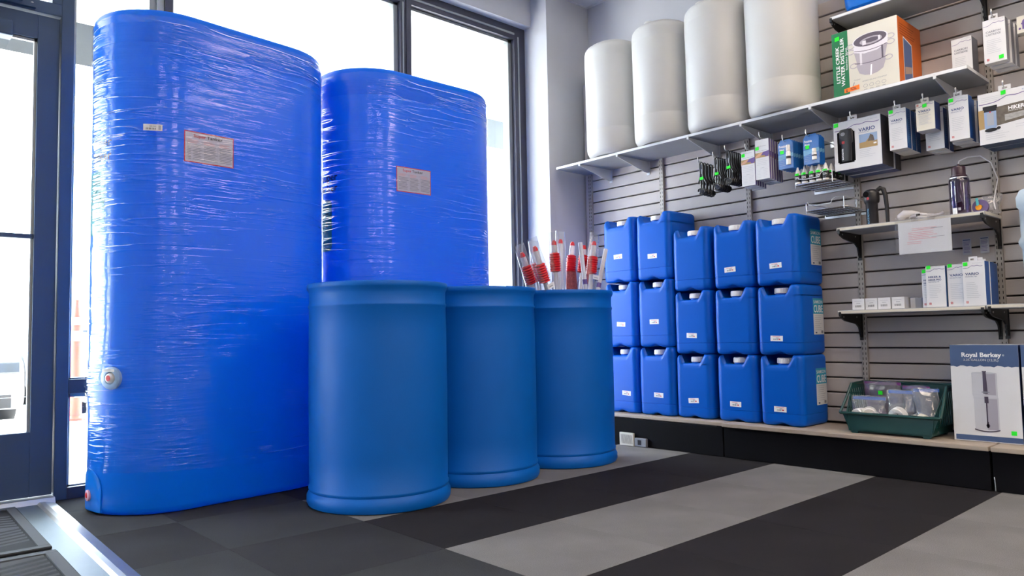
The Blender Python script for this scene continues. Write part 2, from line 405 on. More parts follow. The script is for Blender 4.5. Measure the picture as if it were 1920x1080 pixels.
# ---- slat boards on wall_right
b = MB(); b.box(3.905, .2, .17, XD, 3.50, 2.44, DARK); b.build('slat_backing', wr)
b = MB(); b.box(XW-.002, 3.462, .17, XD, 3.505, 2.44, SLAT); b.build('panel_edge', wr)
UPY = [3.455, 2.845, 2.235, 1.62, 1.004, .39]
edges = [3.462, 2.845, 2.235, 1.62, 1.004, .39, .2]
z0 = 2.44; P76 = .0775
slat_src = {}
for k in range(len(edges)-1):
    ya, yb = edges[k], edges[k+1]; L_ = round(ya-yb, 3)
    for s in range(30):
        zt = 2.44-s*P76
        if zt-P76 < .15: break
        key = L_
        if key not in slat_src:
            sm = MB(); sm.prism([(0, 0), (-.022, 0), (-.025, .003), (-.025, P76-.0105), (-.022, P76-.0075), (0, P76-.0075)], 0, 1, 'y', SLAT)
            sm.v = [(x, y*(L_-.0015), z) for x, y, z in sm.v]
            slat_src[key] = sm.build('slat', wr); slat_src[key].location = (3.905, yb, zt-P76)
        else: inst('slat', slat_src[key], wr, (3.905, yb, zt-P76))

# ---- slotted standards
names = ['slotted metal standard at the left end of the slat wall, in the corner', 'slotted metal standard above the second jug stack',
         'slotted metal standard above the fourth jug stack', 'slotted metal standard carrying the left ends of the cream shelves',
         'slotted metal standard carrying the right ends of the cream shelves']
std0 = None
for y, nm in zip(UPY[:5], names):
    if std0 is None:
        t = wthing('slotted_standard', nm, 'shelf standard', XW-.002, y, .19, group=None); std0 = t
        b = MB(); b.box(-.015, -.014, 0, .015, .004, 2.24, STDM); b.build('channel', t, bevel=.0015)
        sb = MB()
        zz = .02
        while zz < 2.2:
            for sx in (-.0075, .0075): sb.box(sx-.0014, -.0146, zz, sx+.0014, -.0135, zz+.013, BLACKM)
            zz += .0254
        so_ = sb.build('slot', t); so_['kind'] = 'stuff'
    else: dup(std0, nm, (XW-.002, y, .19))

# ---- windows
def frame_bar(x0, z0, x1, z1, parent, name='frame_bar', d0=0, d1=.11, m=FRAME):
    b = MB(); b.box(x0, YWIN+d0, z0, x1, YWIN+d1, z1, m); return b.build(name, parent, bevel=.002)
def window(n, x0, x1, rail=True):
    t = struct('window_%d' % n)
    frame_bar(x0, 0, x1, .05, t, 'sill_rail'); frame_bar(x0, 2.737, x1, 2.829, t, 'head_rail')
    zs = [(.05, 2.737)]
    if rail: frame_bar(x0, .457, x1, .518, t, 'mid_rail'); zs = [(.05, .457), (.518, 2.737)]
    for a, c in zs:
        g = MB(); g.box(x0, YWIN+.055, a, x1, YWIN+.061, c, CLEARG); g.build('glass_pane', t)
        s = MB()
        for (p, q, r, u) in ((x0, a, x0+.014, c), (x1-.03, a, x1, c), (x0, a, x1, a+.006), (x0, c-.018, x1, c)):
            s.box(p, YWIN+.035, q, r, YWIN+.10, u, FRAMEL)
        s.build('glazing_stop', t)
    return t
w1 = window(1, .738, 1.092); w2 = window(2, 1.160, 2.49); w3 = window(3, 2.565, 3.433)
b = MB()
frame_bar(1.092, 0, 1.124, 2.829, w1, 'mullion', .012, m=FRAMEL); frame_bar(1.124, 0, 1.160, 2.829, w1, 'mullion')
frame_bar(2.49, 0, 2.528, 2.829, w2, 'mullion', .0, m=FRAME); frame_bar(2.528, 0, 2.565, 2.829, w2, 'mullion', -.006)
frame_bar(2.502, 0, 2.512, 2.737, w2, 'mullion_rib', -.004, .01, FRAMEL)
frame_bar(3.433, 0, 3.533, 2.829, w3, 'jamb'); frame_bar(3.462, .05, 3.474, 2.76, w3, 'jamb_rib', -.005, .01, FRAMEL)
frame_bar(2.565, 2.768, 3.433, 2.782, w3, 'head_rib', -.005, .01, FRAMEL)

# ---- door with its frame and transom light
dr = struct('door_1')
def dbar(x0, z0, x1, z1, name, d0=.0, d1=.05, m=DOORM, bev=.002):
    b = MB(); b.box(x0, YWIN+d0, z0, x1, YWIN+d1, z1, m); return b.build(name, dr, bevel=bev)
dbar(.688, 0, .738, 2.829, 'door_jamb', -.0, .11, DOORM)
dbar(-.40, 0, -.345, 2.829, 'door_jamb', -.0, .11, DOORM)
dbar(-.345, 2.135, .688, 2.190, 'head_rail', 0, .11, DOORM)
dbar(-.345, 2.737, .688, 2.829, 'top_rail', 0, .11, DOORM)
b = MB(); b.box(-.345, YWIN+.055, 2.19, .688, YWIN+.061, 2.737, CLEARG); b.build('transom_glass', dr)
dbar(.650, 2.19, .688, 2.737, 'transom_stop', .0, .10, DOORM); 
# leaf, set slightly back
dbar(.600, .028, .684, 2.128, 'stile', .016, .062); dbar(-.341, .028, -.257, 2.128, 'stile', .016, .062)
dbar(-.257, .028, .600, .302, 'bottom_rail', .016, .062); dbar(-.257, 2.020, .600, 2.128, 'top_rail', .016, .062)
dbar(-.257, 1.133, .600, 1.153, 'push_bar_rail', .02, .05)
b = MB(); b.box(-.257, YWIN+.036, .302, .600, YWIN+.042, 2.020, CLEARG); b.build('glass_pane', dr)
b = MB(); b.box(.589, YWIN+.03, .302, .600, YWIN+.048, 2.02, FRAMEL); b.box(-.257, YWIN+.03, 2.008, .6, YWIN+.048, 2.02, FRAMEL); b.build('glazing_stop', dr)
b = MB(); b.box(.10, YWIN-.055, 1.985, .50, YWIN+.016, 2.052, DOORM); cl = b.build('door_closer', dr, bevel=.006)
b = MB(); b.box(.44, YWIN-.02, 2.143, .585, YWIN, 2.178, DOORM)
b.tube([(.45, YWIN-.03, 2.09), (.28, YWIN-.18, 2.10), (.53, YWIN-.03, 2.16)], .008, DOORM); b.build('closer_arm', cl)
b = MB()
for x in (.455, .57): b.lathe([(.0001, 0), (.005, 0), (.005, .003)], 10, CHROME, (x, YWIN-.022, 2.16), True, True)
b.build('screw', cl)
b = MB(); b.prism([(YWIN-.05, 0), (YWIN-.035, .024), (YWIN+.11, .024), (YWIN+.11, 0)], -.345, .688, 'x', ALUE); b.build('threshold', dr)
# more storefront to the left, outside the frame of the photograph
w4 = window(4, -1.6, -.40)

# ---- entrance: aluminium pan, edge strip, mats
t = thing('entry_mat_pan', 'brushed aluminium floor plate by the door with a shiny edge strip beside the carpet', 'metal plate', (.66, 3.70, 0), math.radians(-1.2))
b = MB(); b.box(-1.6, -2.6, .0005, -.035, -.005, .004, ALU); b.build('plate', t)
b = MB()
b.prism([(-.040, .004), (-.030, .012), (-.012, .012), (.028, .0012), (.028, .0005), (-.04, .0005)], -2.6, -.005, 'y', ALUE); b.build('edge_strip', t)
def doormat(label, y0, y1, x1, zr):
    t = thing('door_mat', label, 'door mat', ((x1-1.45+x1)/2, y0, .0045), zr)
    hw = 1.45/2; L_ = y1-y0
    b = MB(); b.box(-hw, 0, 0, hw, L_, .004, MATD)
    for (a, c, d, e) in ((-hw, 0, hw, .035), (-hw, L_-.035, hw, L_), (-hw, .035, -hw+.035, L_-.035), (hw-.035, .035, hw, L_-.035)): b.box(a, c, .004, d, e, .009, MATM)
    b.build('rubber_border', t, bevel=.0015)
    r = MB()
    # diagonal rib blocks, a chevron weave of raised ribs
    cell = .34; x = -hw+.04; n = 0
    nx = int((2*hw-.08)/cell); ny = max(1, int((L_-.08)/cell)); cx = (2*hw-.08)/nx; cy = (L_-.08)/ny
    for i in range(nx):
        for j in range(ny):
            ox = -hw+.04+i*cx; oy = .04+j*cy; sgn = 1 if (i+j) % 2 else -1
            for k in range(8):
                tt = (k+.5)/8
                # ribs slanted across the cell
                a0 = (ox, oy+cy*tt); a1 = (ox+cx, oy+cy*min(1, max(0, tt+sgn*.30)))
                hgt = .0070; wd = .0105
                r.face([(a0[0], a0[1]-wd, .004), (a1[0], a1[1]-wd, .004), (a1[0], a1[1], hgt), (a0[0], a0[1], hgt)], MATM)
                r.face([(a0[0], a0[1], hgt), (a1[0], a1[1], hgt), (a1[0], a1[1]+wd, .004), (a0[0], a0[1]+wd, .004)], MATM)
    ro = r.build('rib', t); ro['kind'] = 'stuff'
    return t
doormat('grey ribbed rubber mat lying against the door threshold', 2.885, 3.68, .528, math.radians(-.8))
doormat('grey ribbed rubber mat nearer the camera, second from the door', 1.6, 2.835, .512, math.radians(-.8))

# ================================================================== OUTSIDE
gs = struct('ground_outside')
b = MB(); b.box(-12, 3.86, -.16, 14, 7.72, 0, CONC); b.build('sidewalk', gs)
b = MB(); b.box(-12, 7.72, -.16, 14, 7.88, .012, CONC); b.build('curb', gs, bevel=.01)
b = MB(); b.box(-40, 7.88, -.2, 50, 70, -.13, ASPH); b.build('parking_lot', gs)
cn = struct('canopy_outside')
b = MB(); b.box(-12, 3.93, 3.0, 14, 6.5, 3.12, SOFF); b.build('soffit', cn)
b = MB(); b.box(-12, 6.0, 2.69, 14, 6.44, 3.0, BEAMM, {'bottom': SOFF}); b.build('fascia_beam', cn)  # colours carry the light: dark grey for the shaded face, white for the ground-lit underside
b = MB(); b.box(-12, 6.44, 2.60, 14, 6.5, 3.5, SOFF); b.build('fascia_trim', cn)
tt = thing('recessed_light', 'round recessed light in the white soffit seen through the right window', 'light', (4.06, 4.76, 3.0))
b = MB(); b.lathe([(.17, -.004), (.17, 0), (.13, -.008), (.125, -.008), (.115, .10), (.0001, .10)], 32, mat('lamp_cavity_grey', (.25, .25, .24), .6)); b.build('trim_ring', tt, smooth=True)
b = MB(); b.lathe([(.0001, .095), (.11, .095), (.11, .09), (.0001, .088)], 24, WHP); b.build('lamp_face', tt)
tt = thing('brick_pillar', 'reddish brick pillar of the canopy seen through the right window', 'pillar', (6.15, 6.22, 0))
b = MB(); b.box(-.36, -.22, 0, .36, .22, 2.69, BRICK); b.build('shaft', tt, bevel=.006)
b = MB(); b.box(-.40, -.26, 0, .40, .26, .22, CONC); b.build('plinth', tt, bevel=.01)

def post(label, x, y, z, g=None):
    t = thing('delineator_post', label, 'traffic post', (x, y, z), 0, g)
    b = MB(); b.lathe([(.10, 0), (.10, .02), (.055, .035), (.050, .04)], 24, DELO, cap0=True); b.build('base', t, smooth=True)
    b = MB(); b.lathe([(.050, .035), (.045, .5), (.042, .80), (.036, .90), (.018, 1.02), (.020, 1.05), (.0001, 1.06)], 24, DELO); b.build('tube', t, smooth=True)
    for z0_, z1_ in ((.69, .775), (.83, .895)):
        b = MB(); b.lathe([(.0465, z0_), (.0445, z1_)], 24, WHP); b.build('reflective_band', t, smooth=True)
    b = MB(); b.box(-.02, -.0505, .20, .02, -.049, .30, WHP); b.build('sticker', t)
    return t
post('orange traffic post with two white bands just outside the sidelight window', 1.52, 7.42, 0)
post('orange traffic post half hidden behind the nearer banded post', 1.64, 8.9, -.13)

def car(label, x, y, z, paint, g=None):
    t = thing('parked_car', label, 'car', (x, y, z), 0, g)
    # nose towards the shop (-y)
    side = [(0.05, .20), (0.0, .34), (.02, .55), (.10, .66), (.45, .76), (1.05, .86), (1.15, .90), (3.75, .96), (4.25, .92), (4.35, .80), (4.38, .35), (4.30, .20)]
    b = MB(); b.prism(side, -.86, .86, 'x', paint)
    o = b.build('body', t, bevel=.05)
    cab = [(1.10, .88), (1.75, 1.36), (2.0, 1.43), (3.0, 1.44), (3.4, 1.36), (3.95, .94)]
    b = MB()
    rr = []
    for sx, k in ((-.74, 1), (-.60, 1), (.60, 1), (.74, 1)):
        rr.append([(sx*(1 if p[1] < 1 else .86), p[0], p[1]-(.03 if abs(sx) > .7 and p[1] > 1 else 0)) for p in cab])
    b.rings(rr, paint, True, True, True); b.build('roof', t, bevel=.02)
    g_ = MB(); g_.face([(-.66, 1.14, .925), (.66, 1.14, .925), (.58, 1.72, 1.352), (-.58, 1.72, 1.352)], CARGL); g_.v = [(x_, y_-.012, z_+.012) for x_, y_, z_ in g_.v]; g_.build('windscreen', t)
    for sgn in (-1, 1):
        g_ = MB(); q = [(sgn*.755, 1.35, .96), (sgn*.755, 3.6, .98), (sgn*.66, 3.25, 1.33), (sgn*.66, 1.85, 1.33)]; g_.face(q, CARGL); g_.build('side_window', t)
        h = MB(); h.box(sgn*.50, -.02, .53, sgn*.82, .09, .64, CARGL); h.build('headlight', t, bevel=.015)
        mi = MB(); mi.box(sgn*.80, 1.30, .92, sgn*.98, 1.42, 1.04, paint); mi.build('mirror', t, bevel=.02)
        for yy in (.85, 3.45):
            wv = MB(); wv.lathe([(.16, -.10), (.31, -.10), (.33, -.07), (.33, .07), (.31, .10), (.16, .10), (.15, .06), (.0001, .05)], 24, CARD, cap0=True)
            wv.v = [(sgn*(.78)+z_*sgn, yy+x_, .33+y_) for x_, y_, z_ in wv.v]; wo = wv.build('wheel', t, smooth=True)
            hb = MB(); hb.lathe([(.0001, .082), (.05, .082), (.15, .065), (.155, .045)], 10, CHROME); hb.v = [(sgn*(.78)+z_*sgn, yy+x_, .33+y_) for x_, y_, z_ in hb.v]; hb.build('hubcap', wo)
    gr = MB()
    for k in range(5): gr.box(-.42, -.015, .40+k*.035, .42, .05, .418+k*.035, CARD)
    gr.box(-.75, -.01, .22, .75, .06, .34, CARD); gr.build('grille', t)
    pl = MB(); pl.box(-.15, -.025, .36, .15, 0, .44, WHP); pl.build('number_plate', t)
    return t
c1 = car('white parked car facing the glass door, seen through its lower pane', .40, 8.15, -.13, CARW)
car('grey parked car mostly hidden behind the tall wrapped tank', 2.62, 8.3, -.13, CARG)

# ================================================================== CEILING LIGHTS (real fixtures above and behind the camera)
lnames = ['recessed ceiling light panel above the carpet in front of the slat wall', 'recessed ceiling light panel above the striped carpet',
         'recessed ceiling light panel over the middle of the shop', 'recessed ceiling light panel behind the camera',
         'recessed ceiling light panel at the back on the slat wall side', 'recessed ceiling light panel at the back on the door side', 'recessed ceiling light panel over the far side of the shop']
l0 = None
for (x, y), nm in zip(((2.73, .78), (2.73, -1.05), (.90, -1.05), (.90, -2.88), (2.73, -2.88), (-.93, -2.88), (-.93, -1.05)), lnames):
    if l0 is None:
        l0 = thing('ceiling_light', nm, 'ceiling light', (x, y, CEIL-.006), 0, None)
        b = MB()
        for q in ((-.305, -.61, .305, -.585), (-.305, .585, .305, .61), (-.305, -.585, -.285, .585), (.285, -.585, .305, .585)): b.box(q[0], q[1], -.012, q[2], q[3], 0, SHELFW)
        b.build('frame', l0); b = MB(); b.box(-.285, -.585, -.008, .285, .585, -.002, LAMPM); b.build('diffuser', l0)
    else: dup(l0, nm, (x, y, CEIL-.006))

# ================================================================== WRAPPED TANKS
def obround(a, r, off, n=20, ns=8):
    """plan outline, starts at the middle of the camera side, runs towards +x"""
    R = r+off; pts = []
    for i in range(ns): pts.append((a*i/ns, -R))
    for i in range(n+1): t = -PI/2+PI*i/n; pts.append((a+R*math.cos(t), R*math.sin(t)))
    for i in range(1, 2*ns): pts.append((a-2*a*i/(2*ns), R))
    for i in range(n+1): t = PI/2+PI*i/n; pts.append((-a+R*math.cos(t), R*math.sin(t)))
    for i in range(1, ns): pts.append((-a+a*i/ns, -R))
    return pts
def tank(label, cx, cy, a, r, th, Ht, ds=0):
    t = thing('water_tank', label, 'water tank', (cx, cy, 0), th, None)
    def surf(s, z, o):
        R = r+o
        sg = -1 if s < 0 else 1; q = abs(s)
        if q <= a: return (s, -R, z)
        al = (q-a)/r
        return (sg*(a+R*math.sin(al)), -R*math.cos(al), z)
    b = MB(); rr = []
    prof = [(.0, -.030), (.004, -.014), (.014, -.004), (.03, 0), (.5, 0), (1.0, .001), (1.5, 0), (Ht-.145, 0), (Ht-.140, -.002), (Ht-.135, 0), (Ht-.025, -.0005), (Ht-.012, -.003), (Ht-.004, -.008), (Ht, -.018), (Ht+.004, -.12), (Ht+.006, -.2)]
    for z, o in prof: rr.append([(x, y, z) for x, y in obround(a, r, o)])
    b.rings(rr, TANK, True, True, True); b.build('body', t, smooth=True)
    # lid on top
    b = MB(); b.lathe([(.12, Ht+.0), (.12, Ht+.05), (.10, Ht+.06), (.0001, Ht+.062)], 32, TANK); b.build('lid', t, smooth=True)
    # stretch wrap: a thin skin, gathered and rippled
    rnd = random.Random(int(cx*100)); b = MB(); rr = []
    zlist = [Ht-.012-i*(Ht-.17)/70 for i in range(71)]
    ph = [rnd.uniform(0, 6) for _ in range(6)]
    NP = len(obround(a, r, 0, 30, 10))
    for i, z in enumerate(zlist):
        ring = []
        fade = max(0, (z-.35)/.05) if z < .40 else 1
        base = obround(a, r, .0045-(.014 if i == 0 else 0), 30, 10)
        for j, (x, y) in enumerate(base):
            k = .0012*math.sin(z*37+ph[0]+3*math.sin(j*.17+ph[1]))+.0010*math.sin(z*71+ph[2]+2*math.sin(j*.29+ph[3]))+.0008*rnd.uniform(-1, 1)
            # bridge over the drain fitting on the camera side of the left end
            d2 = ((z-.52)/.085)**2+((j-(NP-22))/6.0)**2
            k += .022*math.exp(-d2)
            l = math.hypot(x, y); nx, ny = (0, (1 if y > 0 else -1)) if abs(x) <= a else ((x-math.copysign(a, x))/(r+.0045), y/(r+.0045))
            ring.append((x+nx*k, y+ny*k, z+.012*math.sin(j*.12+ph[4])*(1 if 5 < i else 0)))
        rr.append(ring)
    b.rings(rr, WRAP, True); b.build('stretch_wrap', t, smooth=True)
    # paper data label
    p = Print(lambda q, z, o: surf(q+ds, z, o), .001, .0006)
    p.rect(-.27, 1.412, -.058, 1.542, RED, 0, 8); p.rect(-.266, 1.416, -.062, 1.538, mat('label_paper', (.54, .52, .64), .5), 1, 8)
    p.text('Super', -.232, 1.518, .0135, RED, 2, w=.052, bold=.01); p.text('Tanker', -.176, 1.518, .0135, BLKP, 2, w=.068, bold=.01)
    for c in range(3):
        u0 = -.258+c*.068
        p.para(u0, 1.506, .050, 3, .0055, PINKP, 2); p.para(u0, 1.488, .060, 10, .0066, GREYP, 2, rag=.2)
        if c: p.rect(u0-.006, 1.422, u0-.0052, 1.506, GREYP, 2)
    p.build('data_label', t)
    # price card on the end
    e = a+r*PI/2
    p = Print(surf, .001, .0006); c0, c1_ = -e-.062, -e+.077
    for i in range(10):
        ua = c0+(c1_-c0)*i/10; ub = c0+(c1_-c0)*(i+1)/10
        ins = .018 if i in (0, 9) else 0
        p.poly([(ua, 1.112+(ins if i == 0 else 0)), (ub, 1.112+(ins if i == 9 else 0)), (ub, 1.372-(ins if i == 9 else 0)), (ua, 1.372-(ins if i == 0 else 0))], TEAL, 0)
    for k, s_ in enumerate(('-Gallon', 'Tanker')): p.text(s_, c1_-.022, 1.322-k*.027, .014, BLKP, 2, align='r')
    p.para(c0+.03, 1.285, .085, 3, .022, BLKP, 2, t=.009, rag=.1); p.para(c0+.012, 1.215, .115, 9, .0085, BLKP, 2)
    p.build('price_card', t)
    p = Print(surf, .0006, .0006); p.text('Super', -.555, 1.470, .036, BLKP, 1, align='r', bold=.01); p.text('Tanker', -.555, 1.415, .036, BLKP, 1, align='r', bold=.01); p.build('printed_name', t)
    return t, surf, e
T1, s1, e1 = tank('tall blue plastic water tank in clear stretch wrap, the one nearest the glass door', 1.2537, 3.4151, .2325, .2774, .1027, 2.031)
T2, s2, e2 = tank('blue plastic water tank in clear stretch wrap standing behind the drums', 2.3037, 3.425, .2225, .285, 0, 2.038, .022)
p = Print(s1, .006, .0006); p.rect(-.420, 1.524, -.351, 1.550, WHP, 0, 3); p.text('250 GAL', -.385, 1.539, .005, GREYP, 1, align='c'); p.barcode(-.41, 1.528, -.372, 1.535, BLKP, 1, 7); p.rect(-.365, 1.528, -.356, 1.546, LGREYP, 1); p.build('price_sticker', T1)
# valve fitting under the wrap and drain plug at the foot
def fitting(t, surf, s, z, R, ring, core, name, K=1.0):
    c = Vector(surf(s, z, 0)); n = (Vector(surf(s, z, .1))-c).normalized(); u = Vector((0, 0, 1)).cross(n).normalized(); v = Vector((0, 0, 1))
    b = MB(); rr = []
    for rad, o in ((R, -.012), (R, .012*K), (R*.85, .018*K), (R*.55, .018*K), (R*.5, .008*K)): rr.append([c+n*o+u*rad*math.cos(2*PI*k/32)+v*rad*math.sin(2*PI*k/32) for k in range(32)])
    b.rings(rr, ring, True, True, False); o = b.build(name, t, smooth=True)
    b = MB(); rr = []
    for rad, q in ((R*.5, .006*K), (R*.42, .022*K), (R*.25, .026*K), (.0005, .026*K)): rr.append([c+n*q+u*rad*math.cos(2*PI*k/24)+v*rad*math.sin(2*PI*k/24) for k in range(24)])
    b.rings(rr, core, True, True, True); b.build('plug', o, smooth=True)
fitting(T1, s1, -.538, .538, .045, mat('pale_blue_flange', (.30, .45, .68), .4), WHITE, 'valve_flange', .7)
p = Print(s1, .020, .0006); p.ell(-.538, .538, .010, .012, RED, 1, 16); p.rect(-.565, .562, -.512, .574, PAPER, 1, 3); p.para(-.562, .572, .046, 3, .0035, GREYP, 2, t=.0012); p.build('valve_sticker', T1)
def foot(t, surf, e):
    # flat moulded boss round the drain at the foot of the end
    b = MB(); rr = []
    for o, z1 in ((-.01, .18), (.0035, .176), (.0045, .170)):
        R_ = []
        for k in range(13):
            s = -e-.085+.17*k/12; R_.append(surf(s, 0.012, o))
        for k in range(13):
            a = PI*k/12; R_.append(surf(-e+.085*math.cos(a), .10+(z1-.10)*math.sin(a), o))
        rr.append(R_)
    b.rings(rr, TANK, True, False, True); b.build('drain_boss', t, smooth=True)
foot(T1, s1, e1); fitting(T1, lambda s, z, o: s1(s, z, o+.004), -.684, .070, .022, mat('pink_ring', (.75, .40, .50), .4), REDP, 'drain_fitting', .35)

# ================================================================== DRUMS
def drum(label, x, y, rz, openh=False):
    t = thing('plastic_drum', label, 'drum', (x, y, 0), rz, None)
    pr = [(.27, .012), (.283, 0), (.292, .004), (.2975, .016), (.2975, .040), (.291, .052), (.2865, .060), (.2905, .068), (.2905, .074), (.2865, .080), (.2875, .2), (.2885, .45), (.2875, .70), (.2860, .800), (.2895, .806), (.2895, .812), (.2855, .818), (.2850, .855), (.2865, .868), (.2935, .880), (.2950, .884), (.2950, .897), (.2925, .901), (.2885, .901)]
    if openh: pr += [(.281, .897), (.279, .85), (.280, .45), (.280, .03), (.0001, .022)]
    else: pr += [(.280, .896), (.277, .872), (.20, .866), (.0001, .868)]
    b = MB(); b.lathe([(.0001, .014)]+pr, 96, DRUM); b.build('body', t, smooth=True)
    if not openh:
        for sx in (-.17, .17):
            b = MB(); b.lathe([(.035, .862), (.035, .882), (.028, .886), (.0001, .884)], 24, BLACK, (sx, 0, 0)); b.build('bung', t, smooth=True)
    return t
drum('large blue plastic drum standing nearest the camera', 1.693, 2.735, .3)
drum('blue plastic drum in the middle of the row of three', 2.293, 2.815, 1.1)
drum('open blue plastic drum holding the bagged siphon pumps', 2.893, 2.837, 2.0, True)

# ---- siphon pumps standing in the third drum
rot4 = Matrix.Rotation
def pump(label, base, tip, yoff, bag=True, bell=.55, capr=.0105, tube_r=.0125, bell_r=.030, slack=.040, st=False):
    """base/tip: (x, z) in the plane through the drum; part positions along the slanted axis"""
    A = Vector((base[0], 2.84+yoff, base[1])); B = Vector((tip[0], 2.84+yoff*1.25, tip[1]))
    t = thing('siphon_pump', label, 'siphon pump', A, 0, None); ax = B-A; Ln = ax.length
    q = Vector((0, 0, 1)).rotation_difference(ax).to_matrix()
    def put(b): b.v = [tuple(q @ Vector(v)) for v in b.v]
    L0 = Ln*bell
    b = MB(); b.lathe([(.0001, 0), (tube_r, 0), (tube_r, L0-.04)], 16, TUBEF); put(b); b.build('tube', t, smooth=True)
    pr = [(tube_r, L0-.045)]
    for k in range(7): pr += [(bell_r, L0-.038+k*.0125), (bell_r*.80, L0-.038+k*.0125+.006)]
    pr += [(bell_r*.9, L0+.052), (tube_r, L0+.06)]
    b = MB(); b.lathe(pr, 24, REDP); put(b); b.build('bellows', t, smooth=True)
    b = MB(); b.lathe([(tube_r*1.3, L0+.055), (tube_r*1.2, Ln-.03), (tube_r, Ln-.022)], 16, TUBEF); put(b); b.build('outlet_tube', t, smooth=True)
    b = MB(); b.lathe([(capr*1.25, Ln-.028), (capr*1.25, Ln-.012), (capr*.7, Ln), (.0001, Ln+.001)], 16, REDP); put(b); b.build('cap', t, smooth=True)
    if bag:
        b = MB(); rr = []
        for k in range(13):
            z = Ln*.15+(Ln*1.05-Ln*.15)*k/12; fl = .25+.75*math.sin(PI*min(1, (k+1.2)/13))
            rr.append([((slack*(1 if k < 11 else .9))*math.cos(a)*(1+.06*math.sin(3*a+k)), slack*.75*fl*math.sin(a)*(1+.1*math.sin(5*a+k*1.7)), z) for a in [2*PI*i/20 for i in range(20)]])
        b.rings(rr, BAGF, True); put(b); b.build('clear_bag', t, smooth=True)
    if st:
        b = MB(); b.box(-.026, -bell_r-.006, L0-.075, .026, -bell_r-.005, L0-.050, WHP); b.box(-.016, -bell_r-.0065, L0-.066, .014, -bell_r-.006, L0-.063, GREYP); put(b); b.build('price_sticker', t)
    return t
PZ = lambda y: .685+(640-y)*0  # placeholder to keep units in one place
def pxz(x, y):
    # point of the vertical plane y = 2.84 (metres) for the layout of the fan of pumps
    return x, y
specs = [ # base x, tip x, tip z, label, y offset, bag, bellows share
 (2.95, 2.584, 1.098, 'bagged siphon pump leaning furthest left in the open drum', -.04, True, .85),
 (2.95, 2.580, 1.120, 'bagged siphon pump second from the left with a white price sticker', -.12, True, .83),
 (2.90, 2.772, 1.139, 'bagged siphon pump third from the left, its red cap showing above the bag', .04, True, .84),
 (2.84, 2.745, 1.164, 'bagged siphon pump fourth from the left with two red bands', -.10, True, .86),
 (2.93, 2.950, 1.200, 'siphon pump in the tall creased bag at the middle of the drum', .02, True, .62),
 (3.00, 3.121, 1.205, 'siphon pump with red cap fifth from the right end of the fan', .075, False, .85),
 (2.99, 3.089, 1.171, 'short siphon pump with dark red cap between two taller ones', -.02, False, .87),
 (2.99, 3.090, 1.186, 'bagged siphon pump leaning right with white sticker below its bellows', -.08, True, .84),
 (2.89, 3.250, 1.180, 'rightmost siphon pump in the open drum beside the blue jugs', .04, True, .80)]
for bx, tx, tz, lb, yo, bag, bs in specs: 
    pp = pump(lb, (bx-.02, .30), (tx, tz), yo, bag, bs, st='sticker' in lb)
# loose clear tubes
for (bx, tx, tz, lb) in ((3.02, 2.965, 1.17, 'clear plastic tube leaning left in the open drum'), (2.93, 3.175, 1.145, 'clear plastic tube leaning right in the open drum')):
    A = Vector((bx, 2.70, .5)); t = thing('plastic_tube', lb, 'tube', A)
    b = MB(); b.tube([(0, 0, 0), (tx-bx, .03, tz-.5)], .012, TUBEF, 12); b.build('tube_body', t, smooth=True)
    b = MB(); b.tube([((tx-bx)*.66, .0198, (tz-.5)*.66), ((tx-bx)*.70, .021, (tz-.5)*.70)], .0128, PURP, 12); b.build('band', t, smooth=True)
t = thing('mesh_sack', 'red woven mesh sack behind the pumps in the open drum', 'sack', (3.10, 2.93, .45))
b = MB(); rr = []
for k in range(11):
    z = .60*k/10; s = .5+.5*math.sin(PI*min(1, .25+k/13)); rr.append([(.055*s*math.cos(a)*(1+.1*math.sin(4*a+k)), .045*s*math.sin(a), z) for a in [2*PI*i/24 for i in range(24)]])
b.rings(rr, mat('red_mesh', (.42, .10, .10), .7, var=.6, vscale=120, bump=1, bscale=150), True, True, True); b.build('sack_body', t, smooth=True)

